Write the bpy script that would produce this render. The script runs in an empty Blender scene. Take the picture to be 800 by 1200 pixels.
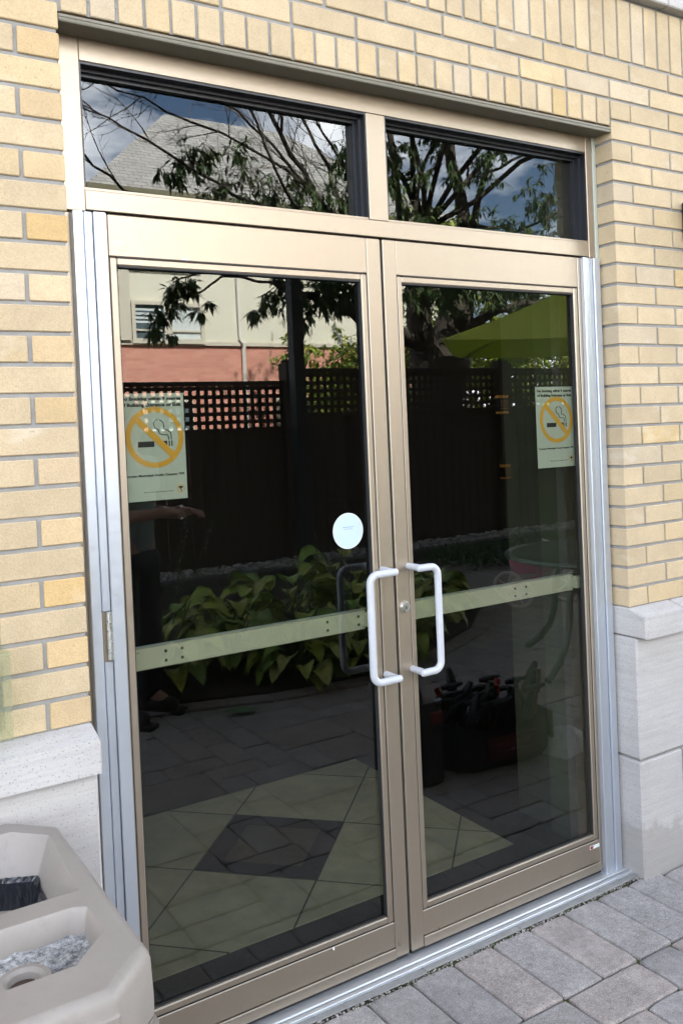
import bpy, math, random
from mathutils import Vector, Matrix
random.seed(7)
RND = random.Random(11)
C = bpy.context.scene.collection
sc = bpy.context.scene
PI = math.pi

# ------------------------------------------------------------------ camera calibration
F, CX, CY = 1029.909, 369.974, 521.249          # pixels of an 800 x 1200 picture
FW = Vector((0.51890631, 0.85465815, -0.01719543))
RT = Vector((0.85359006, -0.51913165, -0.04343208))
UP = Vector((0.04604627, -0.00785933, 0.99890839))
CAM = Vector((-1.5230179, -2.0866265, 1.5816918))

def ray(x, y):
    return FW + RT * ((x - CX) / F) - UP * ((y - CY) / F)
def R(px, py, Y):
    """real point, Y metres in front of the doors, that the glass shows at a pixel of the photograph"""
    r = ray(px, py); p = CAM + r * ((Y - CAM.y) / r.y)
    return Vector((p.x, -p.y, p.z))

# ------------------------------------------------------------------ helpers
class MB:
    def __init__(s): s.v = []; s.f = []; s.c = []; s.cur = (1, 1, 1, 1); s.m = []; s.mi = 0
    def vert(s, p): s.v.append(tuple(p)); s.c.append(s.cur); return len(s.v) - 1
    def face(s, idx): s.f.append(tuple(idx)); s.m.append(s.mi)
    def col(s, r, g, b): s.cur = (r, g, b, 1); return s
    def box(s, x0, x1, y0, y1, z0, z1, M=None):
        ps = [(x, y, z) for z in (z0, z1) for y in (y0, y1) for x in (x0, x1)]
        if M is not None: ps = [M @ Vector(p) for p in ps]
        i = [s.vert(p) for p in ps]
        for q in ((0, 2, 3, 1), (4, 5, 7, 6), (0, 1, 5, 4), (2, 6, 7, 3), (0, 4, 6, 2), (1, 3, 7, 5)):
            s.face([i[k] for k in q])
        return s
    def rbox(s, x0, x1, y0, y1, z0, z1, b=.004, M=None):
        """box with chamfered edges"""
        b = min(b, abs(x1 - x0) * .45, abs(y1 - y0) * .45, abs(z1 - z0) * .45)
        idx = {}
        X = (x0, x1); Y = (y0, y1); Z = (z0, z1)
        sg = (1, -1)
        def V(i, j, k, a):
            key = (i, j, k, a)
            if key not in idx:
                p = [X[i], Y[j], Z[k]]
                off = [sg[i] * b, sg[j] * b, sg[k] * b]
                for ax in range(3):
                    if ax != a: p[ax] += off[ax]
                p = Vector(p)
                if M is not None: p = M @ p
                idx[key] = s.vert(p)
            return idx[key]
        # main faces
        s.face([V(0, 0, 0, 2), V(0, 1, 0, 2), V(1, 1, 0, 2), V(1, 0, 0, 2)])
        s.face([V(0, 0, 1, 2), V(1, 0, 1, 2), V(1, 1, 1, 2), V(0, 1, 1, 2)])
        s.face([V(0, 0, 0, 1), V(1, 0, 0, 1), V(1, 0, 1, 1), V(0, 0, 1, 1)])
        s.face([V(0, 1, 0, 1), V(0, 1, 1, 1), V(1, 1, 1, 1), V(1, 1, 0, 1)])
        s.face([V(0, 0, 0, 0), V(0, 0, 1, 0), V(0, 1, 1, 0), V(0, 1, 0, 0)])
        s.face([V(1, 0, 0, 0), V(1, 1, 0, 0), V(1, 1, 1, 0), V(1, 0, 1, 0)])
        for i in (0, 1):
            for j in (0, 1):
                s.face([V(i, j, 0, 0), V(i, j, 1, 0), V(i, j, 1, 1), V(i, j, 0, 1)])
                s.face([V(i, 0, j, 0), V(i, 1, j, 0), V(i, 1, j, 2), V(i, 0, j, 2)])
                s.face([V(0, i, j, 1), V(1, i, j, 1), V(1, i, j, 2), V(0, i, j, 2)])
                for k in (0, 1): s.face([V(i, j, k, 0), V(i, j, k, 1), V(i, j, k, 2)])
        return s
    def prism(s, pts, z0, z1, M=None):
        n = len(pts)
        T = (lambda p: M @ Vector(p)) if M is not None else (lambda p: p)
        a = [s.vert(T((p[0], p[1], z0))) for p in pts]; b = [s.vert(T((p[0], p[1], z1))) for p in pts]
        s.face(a[::-1]); s.face(b)
        for i in range(n): s.face([a[i], a[(i + 1) % n], b[(i + 1) % n], b[i]])
        return s
    def ring_loft(s, loops, cap0=True, cap1=True):
        """loops: list of equal-length point lists"""
        ids = [[s.vert(p) for p in l] for l in loops]; n = len(loops[0])
        for a, b in zip(ids, ids[1:]):
            for i in range(n): s.face([a[i], a[(i + 1) % n], b[(i + 1) % n], b[i]])
        if cap0: s.face(ids[0][::-1])
        if cap1: s.face(ids[-1])
        return s
    def tube(s, pts, r, n=8, caps=True):
        pts = [Vector(p) for p in pts]
        if not hasattr(r, '__len__'): r = [r] * len(pts)
        N = None; loops = []
        for i, p in enumerate(pts):
            t = (pts[min(i + 1, len(pts) - 1)] - pts[max(i - 1, 0)])
            if t.length < 1e-9: t = Vector((0, 0, 1))
            t.normalize()
            if N is None:
                N = t.orthogonal().normalized()
            else:
                N = (N - t * N.dot(t))
                if N.length < 1e-6: N = t.orthogonal()
                N.normalize()
            B = t.cross(N)
            loops.append([p + (N * math.cos(2 * PI * k / n) + B * math.sin(2 * PI * k / n)) * r[i] for k in range(n)])
        return s.ring_loft(loops, caps, caps)
    def lathe(s, prof, c=(0, 0, 0), n=24, M=None):
        loops = []
        for r_, z in prof:
            l = [Vector((c[0] + r_ * math.cos(2 * PI * k / n), c[1] + r_ * math.sin(2 * PI * k / n), c[2] + z)) for k in range(n)]
            if M is not None: l = [M @ p for p in l]
            loops.append(l)
        return s.ring_loft(loops)
    def absorb(s, o, mi=1):
        k = len(s.v); s.v += o.v; s.c += o.c; s.f += [tuple(i + k for i in f) for f in o.f]; s.m += [mi] * len(o.f)
    def build(s, name, mat, parent=None, smooth=False, loc=None):
        me = bpy.data.meshes.new(name); me.from_pydata(s.v, [], s.f)
        mats = mat if isinstance(mat, (list, tuple)) else [mat]
        for m in mats: me.materials.append(m)
        if len(mats) > 1: me.polygons.foreach_set('material_index', s.m)
        a = me.color_attributes.new('col', 'FLOAT_COLOR', 'POINT')
        flat = [x for c in s.c for x in c]
        a.data.foreach_set('color', flat)
        if smooth: me.polygons.foreach_set('use_smooth', [True] * len(me.polygons))
        me.validate(); me.update()
        o = bpy.data.objects.new(name, me); C.objects.link(o)
        if loc is not None: o.location = loc
        if parent is not None: o.parent = parent
        return o

def smooth_angle(o, deg=35):
    o.data.polygons.foreach_set('use_smooth', [True] * len(o.data.polygons))
    o.data.set_sharp_from_angle(angle=math.radians(deg))
    return o
def tag(o, label=None, cat=None, group=None, kind=None):
    if label: o['label'] = label
    if cat: o['category'] = cat
    if group: o['group'] = group
    if kind: o['kind'] = kind
    return o
def thing(name, label, cat, loc=(0, 0, 0), rz=0, group=None):
    o = bpy.data.objects.new(name, None); C.objects.link(o); o.empty_display_size = .2
    o.location = loc; o.rotation_euler = (0, 0, rz)
    return tag(o, label, cat, group)
def copy_thing(root, loc, rz, label, scale=1):
    c = root.copy(); C.objects.link(c); c.location = loc; c.rotation_euler = (0, 0, rz); c.scale = (scale,) * 3
    c['label'] = label
    for ch in list(root.children):
        d = ch.copy(); C.objects.link(d); d.parent = c
        for g in list(ch.children):
            e = g.copy(); C.objects.link(e); e.parent = d
    return c

# ------------------------------------------------------------------ materials
class NT:
    def __init__(s, name):
        s.mat = bpy.data.materials.new(name); s.mat.use_nodes = True
        s.nt = s.mat.node_tree; s.n = s.nt.nodes; s.bsdf = s.n['Principled BSDF']; s.out = s.n['Material Output']
    def node(s, t, **kw):
        n = s.n.new(t)
        for k, v in kw.items():
            if k in n.inputs: n.inputs[k].default_value = v
            else: setattr(n, k, v)
        return n
    def link(s, a, b): s.nt.links.new(a, b)
    def coord(s, kind='Object', scale=(1, 1, 1), rot=(0, 0, 0)):
        t = s.node('ShaderNodeTexCoord'); m = s.node('ShaderNodeMapping')
        m.inputs['Scale'].default_value = scale; m.inputs['Rotation'].default_value = rot
        s.link(t.outputs[kind], m.inputs['Vector']); return m.outputs['Vector']
    def noise(s, scale, detail=4, rough=.6, vec=None):
        n = s.node('ShaderNodeTexNoise'); n.inputs['Scale'].default_value = scale
        n.inputs['Detail'].default_value = detail; n.inputs['Roughness'].default_value = rough
        s.link(vec if vec is not None else s.coord(), n.inputs['Vector']); return n.outputs['Fac']
    def ramp(s, fac, stops):
        r = s.node('ShaderNodeValToRGB'); e = r.color_ramp.elements
        while len(e) < len(stops): e.new(.5)
        for el, (p, c) in zip(e, stops):
            el.position = p; el.color = (c[0], c[1], c[2], 1) if hasattr(c, '__len__') else (c, c, c, 1)
        s.link(fac, r.inputs['Fac']); return r.outputs['Color']
    def mix(s, fac, a, b, mode='MIX'):
        m = s.node('ShaderNodeMix', data_type='RGBA', blend_type=mode)
        for inp, v in ((m.inputs[0], fac), (m.inputs[6], a), (m.inputs[7], b)):
            if hasattr(v, 'is_output'): s.link(v, inp)
            elif hasattr(v, '__len__'): inp.default_value = (v[0], v[1], v[2], 1)
            else: inp.default_value = v
        return m.outputs[2]
    def bump(s, h, strength=.3, dist=.01):
        b = s.node('ShaderNodeBump'); b.inputs['Strength'].default_value = strength; b.inputs['Distance'].default_value = dist
        s.link(h, b.inputs['Height']); s.link(b.outputs['Normal'], s.bsdf.inputs['Normal'])
    def set(s, **kw):
        for k, v in kw.items():
            k = k.replace('_', ' ')
            i = s.bsdf.inputs[k]
            if hasattr(v, 'is_output'): s.link(v, i)
            elif hasattr(v, '__len__') and len(v) == 3: i.default_value = (*v, 1)
            else: i.default_value = v
        return s

def simple(name, col, rough=.6, metal=0, var=.12, vs=18, bump=0, bs=120):
    m = NT(name)
    n = m.noise(vs, 4)
    c = m.mix(n, [x * (1 - var) for x in col], [min(1, x * (1 + var)) for x in col])
    m.set(Base_Color=c, Roughness=rough, Metallic=metal)
    if bump: m.bump(m.noise(bs, 3), bump, .002)
    return m.mat
def attr_mat(name, rough=.7, var=.15, vs=30, bump=.2, bs=200, spec=.5, speck=None, trans=0):
    m = NT(name)
    a = m.node('ShaderNodeAttribute', attribute_name='col')
    n = m.noise(vs, 5)
    c = m.mix(1.0, a.outputs['Color'], m.ramp(n, [(0.25, 1 - var), (0.75, 1 + var)]), 'MULTIPLY')
    if speck:
        sp = m.noise(speck[0], 2, .5)
        c = m.mix(m.ramp(sp, [(speck[1], 0), (speck[1] + .04, 1)]), c, speck[2])
    m.set(Base_Color=c, Roughness=rough)
    m.bsdf.inputs['Specular IOR Level'].default_value = spec
    if trans:
        m.bsdf.inputs['Subsurface Weight'].default_value = 0
        t = m.node('ShaderNodeBsdfTranslucent'); m.link(c, t.inputs['Color'])
        mx = m.node('ShaderNodeMixShader'); mx.inputs[0].default_value = trans
        m.link(m.bsdf.outputs[0], mx.inputs[1]); m.link(t.outputs[0], mx.inputs[2]); m.link(mx.outputs[0], m.out.inputs['Surface'])
    if bump: m.bump(m.noise(bs, 4), bump, .002)
    return m.mat

M = {}
# brick: colour of each brick from its attribute, fine grain and pale bloom patches
m = NT('cream_brick')
a = m.node('ShaderNodeAttribute', attribute_name='col')
g = m.noise(9, 4, .6); gr = m.noise(260, 3, .7); bl = m.noise(5.5, 3, .6, m.coord(scale=(1, 1, 2.2)))
c = m.mix(1.0, a.outputs['Color'], m.ramp(g, [(0.3, .91), (0.7, 1.07)]), 'MULTIPLY')
c = m.mix(1.0, c, m.ramp(gr, [(0.3, .84), (0.62, 1.05)]), 'MULTIPLY')
c = m.mix(m.ramp(bl, [(0.62, 0), (0.78, .45)]), c, (.50, .45, .37))
pit = m.noise(90, 2, .5)
c = m.mix(m.ramp(pit, [(0.70, 0), (0.75, .6)]), c, (.25, .19, .12))
m.set(Base_Color=c, Roughness=.9); m.bump(gr, .55, .002); M['brick'] = m.mat
M['mortar'] = simple('grey_mortar', (.225, .22, .21), .95, 0, .25, 25, .6, 180)
m = NT('far_brick')
v = m.coord(scale=(1, 1, 1), rot=(PI / 2, 0, 0))
b = m.node('ShaderNodeTexBrick'); b.inputs['Scale'].default_value = 1; b.inputs['Brick Width'].default_value = .2058; b.inputs['Row Height'].default_value = .0693
b.inputs['Mortar Size'].default_value = .005; b.inputs['Color1'].default_value = (.425, .335, .215, 1); b.inputs['Color2'].default_value = (.385, .30, .185, 1); b.inputs['Mortar'].default_value = (.24, .23, .22, 1)
m.link(v, b.inputs['Vector']); m.set(Base_Color=b.outputs['Color'], Roughness=.9); M['far_brick'] = m.mat
# limestone with grey speckle pits
m = NT('pale_limestone')
n1 = m.noise(3, 5); n2 = m.noise(210, 2, .5); n3 = m.noise(14, 5, .7, m.coord(scale=(1, 1, 5)))
c = m.ramp(n1, [(0.3, (.345, .33, .32)), (0.7, (.40, .385, .375))])
c = m.mix(m.ramp(n3, [(0.5, 0), (0.75, .3)]), c, (.26, .238, .215))
c = m.mix(m.ramp(n2, [(0.62, 0), (0.68, .75)]), c, (.17, .155, .145))
saw = m.noise(6, 4, .65, m.coord(scale=(.6, .6, 22)))
c = m.mix(1.0, c, m.ramp(saw, [(0.35, .93), (0.65, 1.04)]), 'MULTIPLY')
sx_ = m.node('ShaderNodeSeparateXYZ'); m.link(m.coord(), sx_.inputs[0]); spl = m.noise(11, 6, .75)
ad = m.node('ShaderNodeMath', operation='MULTIPLY_ADD'); m.link(spl, ad.inputs[0]); ad.inputs[1].default_value = -.30; m.link(sx_.outputs['Z'], ad.inputs[2])
c = m.mix(m.ramp(ad.outputs[0], [(-.0, .42), (.035, 0)]), c, (.19, .17, .145))
st_ = m.noise(2.6, 5, .7); c = m.mix(m.ramp(st_, [(0.58, 0), (0.72, .35)]), c, (.24, .21, .17))
m.set(Base_Color=c, Roughness=.85); m.bump(n2, -.5, .0015); M['stone'] = m.mat
# champagne anodised aluminium
def metal(name, col, rough, met, streak=.06):
    m = NT(name)
    n = m.noise(6, 5, .6, m.coord(scale=(1, 1, .15))); s_ = m.noise(55, 4, .7)
    c = m.mix(n, [x * (1 - streak) for x in col], [x * (1 + streak) for x in col])
    sc_ = m.noise(38, 6, .75, m.coord(scale=(1.5, 1, .6)))
    c = m.mix(m.ramp(sc_, [(0.70, 0), (0.78, .35)]), c, [min(1, x * 1.35) for x in col])
    m.set(Base_Color=c, Metallic=met, Roughness=m.ramp(s_, [(0.3, rough - .05), (0.7, rough + .08)])); m.bump(n, .04, .002)
    return m.mat
M['champagne'] = metal('champagne_aluminium', (.36, .305, .24), .40, .84)
M['bronze_line'] = metal('frame_groove_bronze', (.20, .16, .11), .5, .5)
M['clear_alu'] = metal('clear_anodised_aluminium', (.52, .56, .62), .36, .75)
M['sage_alu'] = metal('sealant_grey', (.34, .35, .30), .6, .1)
M['threshold'] = metal('mill_finish_threshold', (.62, .64, .66), .42, .8, .15)
M['steel_grey'] = simple('galvanised_steel', (.15, .14, .11), .55, .4, .2, 12, .1)
M['black_stop'] = simple('black_glazing_stop', (.012, .013, .017), .32, .0, .1)
M['rubber'] = simple('black_rubber', (.012, .012, .012), .7)
M['white_paint'] = simple('white_powder_coat', (.39, .405, .435), .34, 0, .10)
M['steel'] = metal('satin_steel', (.62, .62, .60), .3, .95)
M['barpaint'] = metal('pale_push_bar', (.66, .65, .57), .45, .25)
M['screw'] = simple('dark_screw_hole', (.03, .03, .03), .6)
M['paper'] = simple('white_sign_vinyl', (.58, .62, .60), .5, 0, .02)
M['ink'] = simple('black_print', (.015, .015, .02), .5)
M['orange'] = simple('amber_print', (.80, .42, .05), .5, 0, .04)
M['sticker'] = simple('pale_blue_sticker', (.38, .47, .54), .45, 0, .02)
M['sticker_rim'] = simple('white_sticker_rim', (.50, .54, .56), .45, 0, .02)
M['red'] = simple('red_plastic', (.24, .012, .012), .4)
M['blackplastic'] = simple('black_plastic', (.012, .012, .013), .42, 0, .2)
M['blackfabric'] = simple('black_nylon', (.012, .012, .014), .85, 0, .3, 60, .3)
# dark tinted glass pane: tinted transmission, mirror reflection by Fresnel
m = NT('tinted_glass')
m.n.remove(m.bsdf)
geo = m.node('ShaderNodeNewGeometry')
dot = m.node('ShaderNodeVectorMath', operation='DOT_PRODUCT'); m.link(geo.outputs['Normal'], dot.inputs[0]); m.link(geo.outputs['Incoming'], dot.inputs[1])
def mth(op, a, b=None):
    n = m.node('ShaderNodeMath', operation=op)
    for i, v in ((0, a), (1, b)):
        if v is None: continue
        if hasattr(v, 'is_output'): m.link(v, n.inputs[i])
        else: n.inputs[i].default_value = v
    return n.outputs[0]
ab = mth('ABSOLUTE', dot.outputs['Value']); om = mth('SUBTRACT', 1.0, ab); p5 = mth('POWER', om, 5.0)
R0 = 0.070
fr = mth('ADD', mth('MULTIPLY', p5, 1 - R0), R0)
front = mth('SUBTRACT', 1.0, geo.outputs['Backfacing'])
fac = mth('MULTIPLY', fr, front)
tr = m.node('ShaderNodeBsdfTransparent'); tr.inputs['Color'].default_value = (.70, .715, .665, 1)
gl = m.node('ShaderNodeBsdfGlossy'); gl.inputs['Roughness'].default_value = 0; gl.inputs['Color'].default_value = (.95, .99, 1, 1)
mx = m.node('ShaderNodeMixShader'); m.link(fac, mx.inputs[0]); m.link(tr.outputs[0], mx.inputs[1]); m.link(gl.outputs[0], mx.inputs[2]); m.link(mx.outputs[0], m.out.inputs['Surface'])
M['glass'] = m.mat
# concrete pavers
m = NT('concrete_paver')
a = m.node('ShaderNodeAttribute', attribute_name='col')
n1 = m.noise(7, 6, .7); n2 = m.noise(330, 3, .6); n3 = m.noise(150, 2, .6)
c = m.mix(1.0, a.outputs['Color'], m.ramp(n1, [(0.3, .72), (0.7, 1.22)]), 'MULTIPLY')
c = m.mix(1.0, c, m.ramp(n2, [(0.35, .62), (0.65, 1.32)]), 'MULTIPLY')
c = m.mix(1.0, c, m.ramp(m.noise(48, 5, .7), [(0.3, .8), (0.65, 1.12)]), 'MULTIPLY')
c = m.mix(m.ramp(n3, [(0.70, 0), (0.74, .7)]), c, (.62, .60, .56))
m.set(Base_Color=c, Roughness=.92); m.bump(n2, .7, .002); M['paver'] = m.mat
m = NT('joint_sand')
n1 = m.noise(5, 5); c = m.ramp(n1, [(0.42, (.030, .027, .022)), (0.56, (.06, .075, .02))])
m.set(Base_Color=c, Roughness=1); m.bump(m.noise(300, 3), .8, .003); M['sand'] = m.mat
M['soil'] = simple('dark_soil', (.035, .025, .018), 1, 0, .4, 20, .8, 60)
M['grass'] = simple('far_ground', (.10, .11, .07), 1, 0, .4, 3, .3, 30)
M['fence'] = simple('dark_brown_stained_wood', (.045, .030, .020), .8, 0, .3, 6, .2, 60)
M['black_post'] = simple('black_stained_post', (.012, .014, .018), .55, 0, .2, 6)
M['bark'] = simple('grey_brown_bark', (.06, .05, .038), .95, 0, .4, 12, .8, 40)
M['twig'] = simple('pale_bare_twig', (.16, .14, .12), .9, 0, .3, 20)
M['leaf'] = attr_mat('leaf', .55, .25, 8, 0, trans=.25)
M['hosta'] = attr_mat('hosta_leaf', .45, .2, 14, .15, 60, trans=.12)
M['pebble'] = attr_mat('pebble', .8, .2, 30, .2, 80)
M['stucco'] = simple('cream_stucco', (.74, .72, .60), .95, 0, .07, 2, .3, 60)
M['trim'] = simple('beige_trim', (.62, .58, .48), .7, 0, .04)
M['white_trim'] = simple('white_downpipe', (.75, .73, .68), .5, 0, .04)
m = NT('pink_brick')
v = m.coord(rot=(PI / 2, 0, 0))
b = m.node('ShaderNodeTexBrick'); b.inputs['Scale'].default_value = 1; b.inputs['Brick Width'].default_value = .22; b.inputs['Row Height'].default_value = .075
b.inputs['Mortar Size'].default_value = .006; b.inputs['Color1'].default_value = (.72, .33, .25, 1); b.inputs['Color2'].default_value = (.60, .25, .19, 1); b.inputs['Mortar'].default_value = (.52, .36, .29, 1)
m.link(v, b.inputs['Vector']); m.set(Base_Color=b.outputs['Color'], Roughness=.9); M['pink'] = m.mat
m = NT('grey_shingles')
v = m.coord()
b = m.node('ShaderNodeTexBrick'); b.inputs['Scale'].default_value = 1; b.inputs['Brick Width'].default_value = .3; b.inputs['Row Height'].default_value = .11
b.inputs['Mortar Size'].default_value = .008; b.inputs['Color1'].default_value = (.42, .41, .39, 1); b.inputs['Color2'].default_value = (.32, .315, .30, 1); b.inputs['Mortar'].default_value = (.08, .08, .075, 1)
sx = m.node('ShaderNodeSeparateXYZ'); cb = m.node('ShaderNodeCombineXYZ'); m.link(v, sx.inputs[0]); m.link(sx.outputs['X'], cb.inputs['X']); m.link(sx.outputs['Z'], cb.inputs['Y'])
m.link(cb.outputs[0], b.inputs['Vector']); m.set(Base_Color=b.outputs['Color'], Roughness=.95); M['shingle'] = m.mat
M['window_glass'] = simple('house_window_glass', (.10, .14, .16), .08, 0, .3, 3)
M['blind'] = simple('pale_window_blind', (.62, .68, .68), .5, 0, .05)
m = NT('umbrella_canvas')
m.set(Base_Color=(.74, .82, .11), Roughness=.8)
t = m.node('ShaderNodeBsdfTranslucent'); t.inputs['Color'].default_value = (.45, .62, .05, 1)
mx = m.node('ShaderNodeMixShader'); mx.inputs[0].default_value = .22
m.link(m.bsdf.outputs[0], mx.inputs[1]); m.link(t.outputs[0], mx.inputs[2]); m.link(mx.outputs[0], m.out.inputs['Surface']); M['canvas'] = m.mat
M['pink_plastic'] = simple('pink_plastic', (.80, .22, .45), .4, 0, .05)
M['white_plastic'] = simple('off_white_plastic', (.82, .76, .74), .45, 0, .05)
M['table'] = simple('grey_green_metal', (.12, .16, .14), .4, .4, .1)
M['bin'] = simple('beige_moulded_plastic', (.215, .19, .165), .50, 0, .06, 7, .15, 300)
m = NT('stained_bin_top')
n1 = m.noise(6, 6, .7); n2 = m.noise(24, 5, .7)
c = m.ramp(n1, [(0.3, (.20, .178, .158)), (0.7, (.25, .228, .205))])
c = m.mix(m.ramp(n2, [(0.56, 0), (0.75, .45)]), c, (.14, .112, .10))
m.set(Base_Color=c, Roughness=.5); m.bump(m.noise(350, 3), .12, .001); M['bin_top'] = m.mat
m = NT('ash_and_grit')
n1 = m.noise(75, 6, .8); c = m.ramp(n1, [(0.36, (.05, .06, .07)), (0.5, (.32, .32, .31)), (0.66, (.66, .67, .66))])
m.set(Base_Color=c, Roughness=.7); m.bump(n1, 1, .008); M['ash'] = m.mat
m = NT('black_bin_liner'); m.set(Base_Color=(.012, .014, .018), Roughness=.22); m.bump(m.noise(14, 4, .6, m.coord(scale=(1, 1, .3))), .9, .03); M['liner'] = m.mat
m = NT('clear_acrylic'); m.set(Base_Color=(.5, .48, .42), Roughness=.12); m.bsdf.inputs['Transmission Weight'].default_value = .0
tr = m.node('ShaderNodeBsdfTransparent'); tr.inputs['Color'].default_value = (.93, .95, .90, 1)
mx = m.node('ShaderNodeMixShader'); mx.inputs[0].default_value = .08; m.link(tr.outputs[0], mx.inputs[1]); m.link(m.bsdf.outputs[0], mx.inputs[2]); m.link(mx.outputs[0], m.out.inputs['Surface']); M['acrylic'] = m.mat
m = NT('clear_plastic_film'); m.set(Base_Color=(.8, .82, .82), Roughness=.15); m.bump(m.noise(30, 4), .8, .02)
tr = m.node('ShaderNodeBsdfTransparent')
mx = m.node('ShaderNodeMixShader'); mx.inputs[0].default_value = .9; m.link(tr.outputs[0], mx.inputs[1]); m.link(m.bsdf.outputs[0], mx.inputs[2]); m.link(mx.outputs[0], m.out.inputs['Surface']); M['film'] = m.mat
m = NT('amber_lantern'); m.set(Base_Color=(.6, .30, .05), Roughness=.5); m.bsdf.inputs['Emission Color'].default_value = (1, .45, .06, 1); m.bsdf.inputs['Emission Strength'].default_value = .06; M['amber'] = m.mat
M['skin'] = simple('skin', (.45, .26, .19), .5, 0, .05)
M['hair'] = simple('dark_hair', (.03, .02, .015), .6)
M['tshirt'] = simple('grey_teal_cotton', (.20, .26, .26), .9, 0, .1, 20, .2, 200)
M['trouser'] = simple('black_cotton', (.015, .015, .02), .9, 0, .2)
M['boot'] = simple('black_leather', (.012, .011, .011), .4, 0, .2)
# vestibule floor: rectangle of tan tiles set on the diagonal, dark border
m = NT('tan_floor_tile')
v = m.coord(rot=(0, 0, math.radians(45)))
b = m.node('ShaderNodeTexBrick'); b.offset = 0; b.inputs['Scale'].default_value = 1; b.inputs['Brick Width'].default_value = .457; b.inputs['Row Height'].default_value = .457
b.inputs['Mortar Size'].default_value = .0035; b.inputs['Mortar'].default_value = (.10, .08, .06, 1); b.inputs['Color1'].default_value = (.62, .56, .42, 1); b.inputs['Color2'].default_value = (.56, .51, .38, 1)
mp = m.node('ShaderNodeVectorMath', operation='ADD'); mp.inputs[1].default_value = (.2285, .2285, 0); m.link(v, mp.inputs[0]); m.link(mp.outputs[0], b.inputs['Vector'])
c = m.mix(1.0, b.outputs['Color'], m.ramp(m.noise(9, 5), [(0.3, .8), (0.7, 1.15)]), 'MULTIPLY')
m.set(Base_Color=c, Roughness=.35); M['tan_tile'] = m.mat
M['dark_tile'] = simple('near_black_tile', (.010, .010, .012), .75, 0, .1)
M['mottle_tile'] = simple('mottled_brown_tile', (.085, .07, .045), .7, 0, .5, 22)
M['dark_floor'] = simple('charcoal_floor_border', (.02, .019, .018), .8, 0, .3)
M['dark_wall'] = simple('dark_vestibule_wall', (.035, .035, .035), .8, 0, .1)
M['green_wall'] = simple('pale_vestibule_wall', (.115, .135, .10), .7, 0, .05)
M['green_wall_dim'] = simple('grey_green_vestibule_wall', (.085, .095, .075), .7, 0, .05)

# ------------------------------------------------------------------ brick wall
FY = -.075                       # face of the bricks
LX, RX = -.9395, .9195
CH, SM = .06925, .2058           # course height, stretcher module
Z0 = .9294
J = .0095
bldg = thing('brick_building', 'cream brick building with pale stone base around the glass entrance doors', 'building', (0, 0, 0))
def bcol(r):
    t = r.random()
    if t < .04: c = (.44, .32, .16)
    elif t < .20: c = (.42, .322, .19)
    elif t < .32: c = (.42, .34, .235)
    else: c = (.415, .325, .205)
    k = r.uniform(.90, 1.07)
    return [x * k for x in c]
def brick(b, x0, x1, z0, z1, y0=None, y1=.02, col=None):
    y0 = FY if y0 is None else y0
    b.col(*(col or bcol(RND)))
    jx = RND.uniform(-.0008, .0008); jy = RND.uniform(-.0012, .0012)
    b.rbox(x0 + jx, x1 + jx, y0 + jy, y1, z0 + RND.uniform(-.0006, .0006), z1 + RND.uniform(-.0008, .0004), .0022)
bm = MB()
def ledge_half(n): return n % 2 == 0
LLIM, RLIM = -3.4, 4.2
NTOP = 26
for n in range(0, 27):
    z0 = Z0 + CH * n; z1 = z0 + CH - J
    if n >= 25:
        # courses above the rowlock run straight through
        off = .093 if n == 25 else .199
        k0 = int((LLIM - off) / SM) - 1
        x = off + SM * k0
        while x < RLIM:
            brick(bm, x + J / 2, x + SM - J / 2, z0, z1); x += SM
        continue
    # right pier
    x = RX
    if ledge_half(n): brick(bm, x, x + SM / 2 - J / 2 - J / 4, z0, z1); x += SM / 2
    else: brick(bm, x, x + SM - J, z0, z1); x += SM
    while x < RLIM: brick(bm, x, x + SM - J, z0, z1); x += SM
    x = LX
    if ledge_half(n): brick(bm, x - SM / 2 + J, x, z0, z1, col=[q * w for q, w in zip(bcol(RND), (1.05, .99, .90))]); x -= SM / 2
    else: brick(bm, x - SM + J, x, z0, z1); x -= SM
    while x > LLIM: brick(bm, x - SM + J, x, z0, z1); x -= SM
# rowlock course over the lintel, n=24 level
for i in range(27):
    x0 = LX + .003 + (RX - LX - .004) / 27 * i
    w = (RX - LX - .004) / 27
    brick(bm, x0 + .0045, x0 + w - .0045, 2.566, Z0 + CH * 25 - J, FY, .02)
# soldier course
zs = Z0 + CH * 27
k = int((LLIM - .214) / .0686); x = .214 + .0686 * k
while x < RLIM:
    brick(bm, x + .0045, x + .0686 - .0045, zs, 3.004, FY, .02); x += .0686
bm.build('brick_facing', M['brick'], bldg)
# mortar / backing, recessed 5 mm, with reveals
mo = MB()
MY = FY + .0055
mo.box(LLIM - .2, LX - .0055, MY, .24, .905, 2.60)
mo.box(RX + .0055, RLIM + .2, MY, .24, .905, 2.60)
mo.box(LLIM - .2, RLIM + .2, MY, .24, 2.60, 3.012)
mo.box(LX - .0055, RX + .0055, MY + .001, .2395, 2.5665, 2.60)
mo.build('mortar_backing', M['mortar'], bldg)
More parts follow.
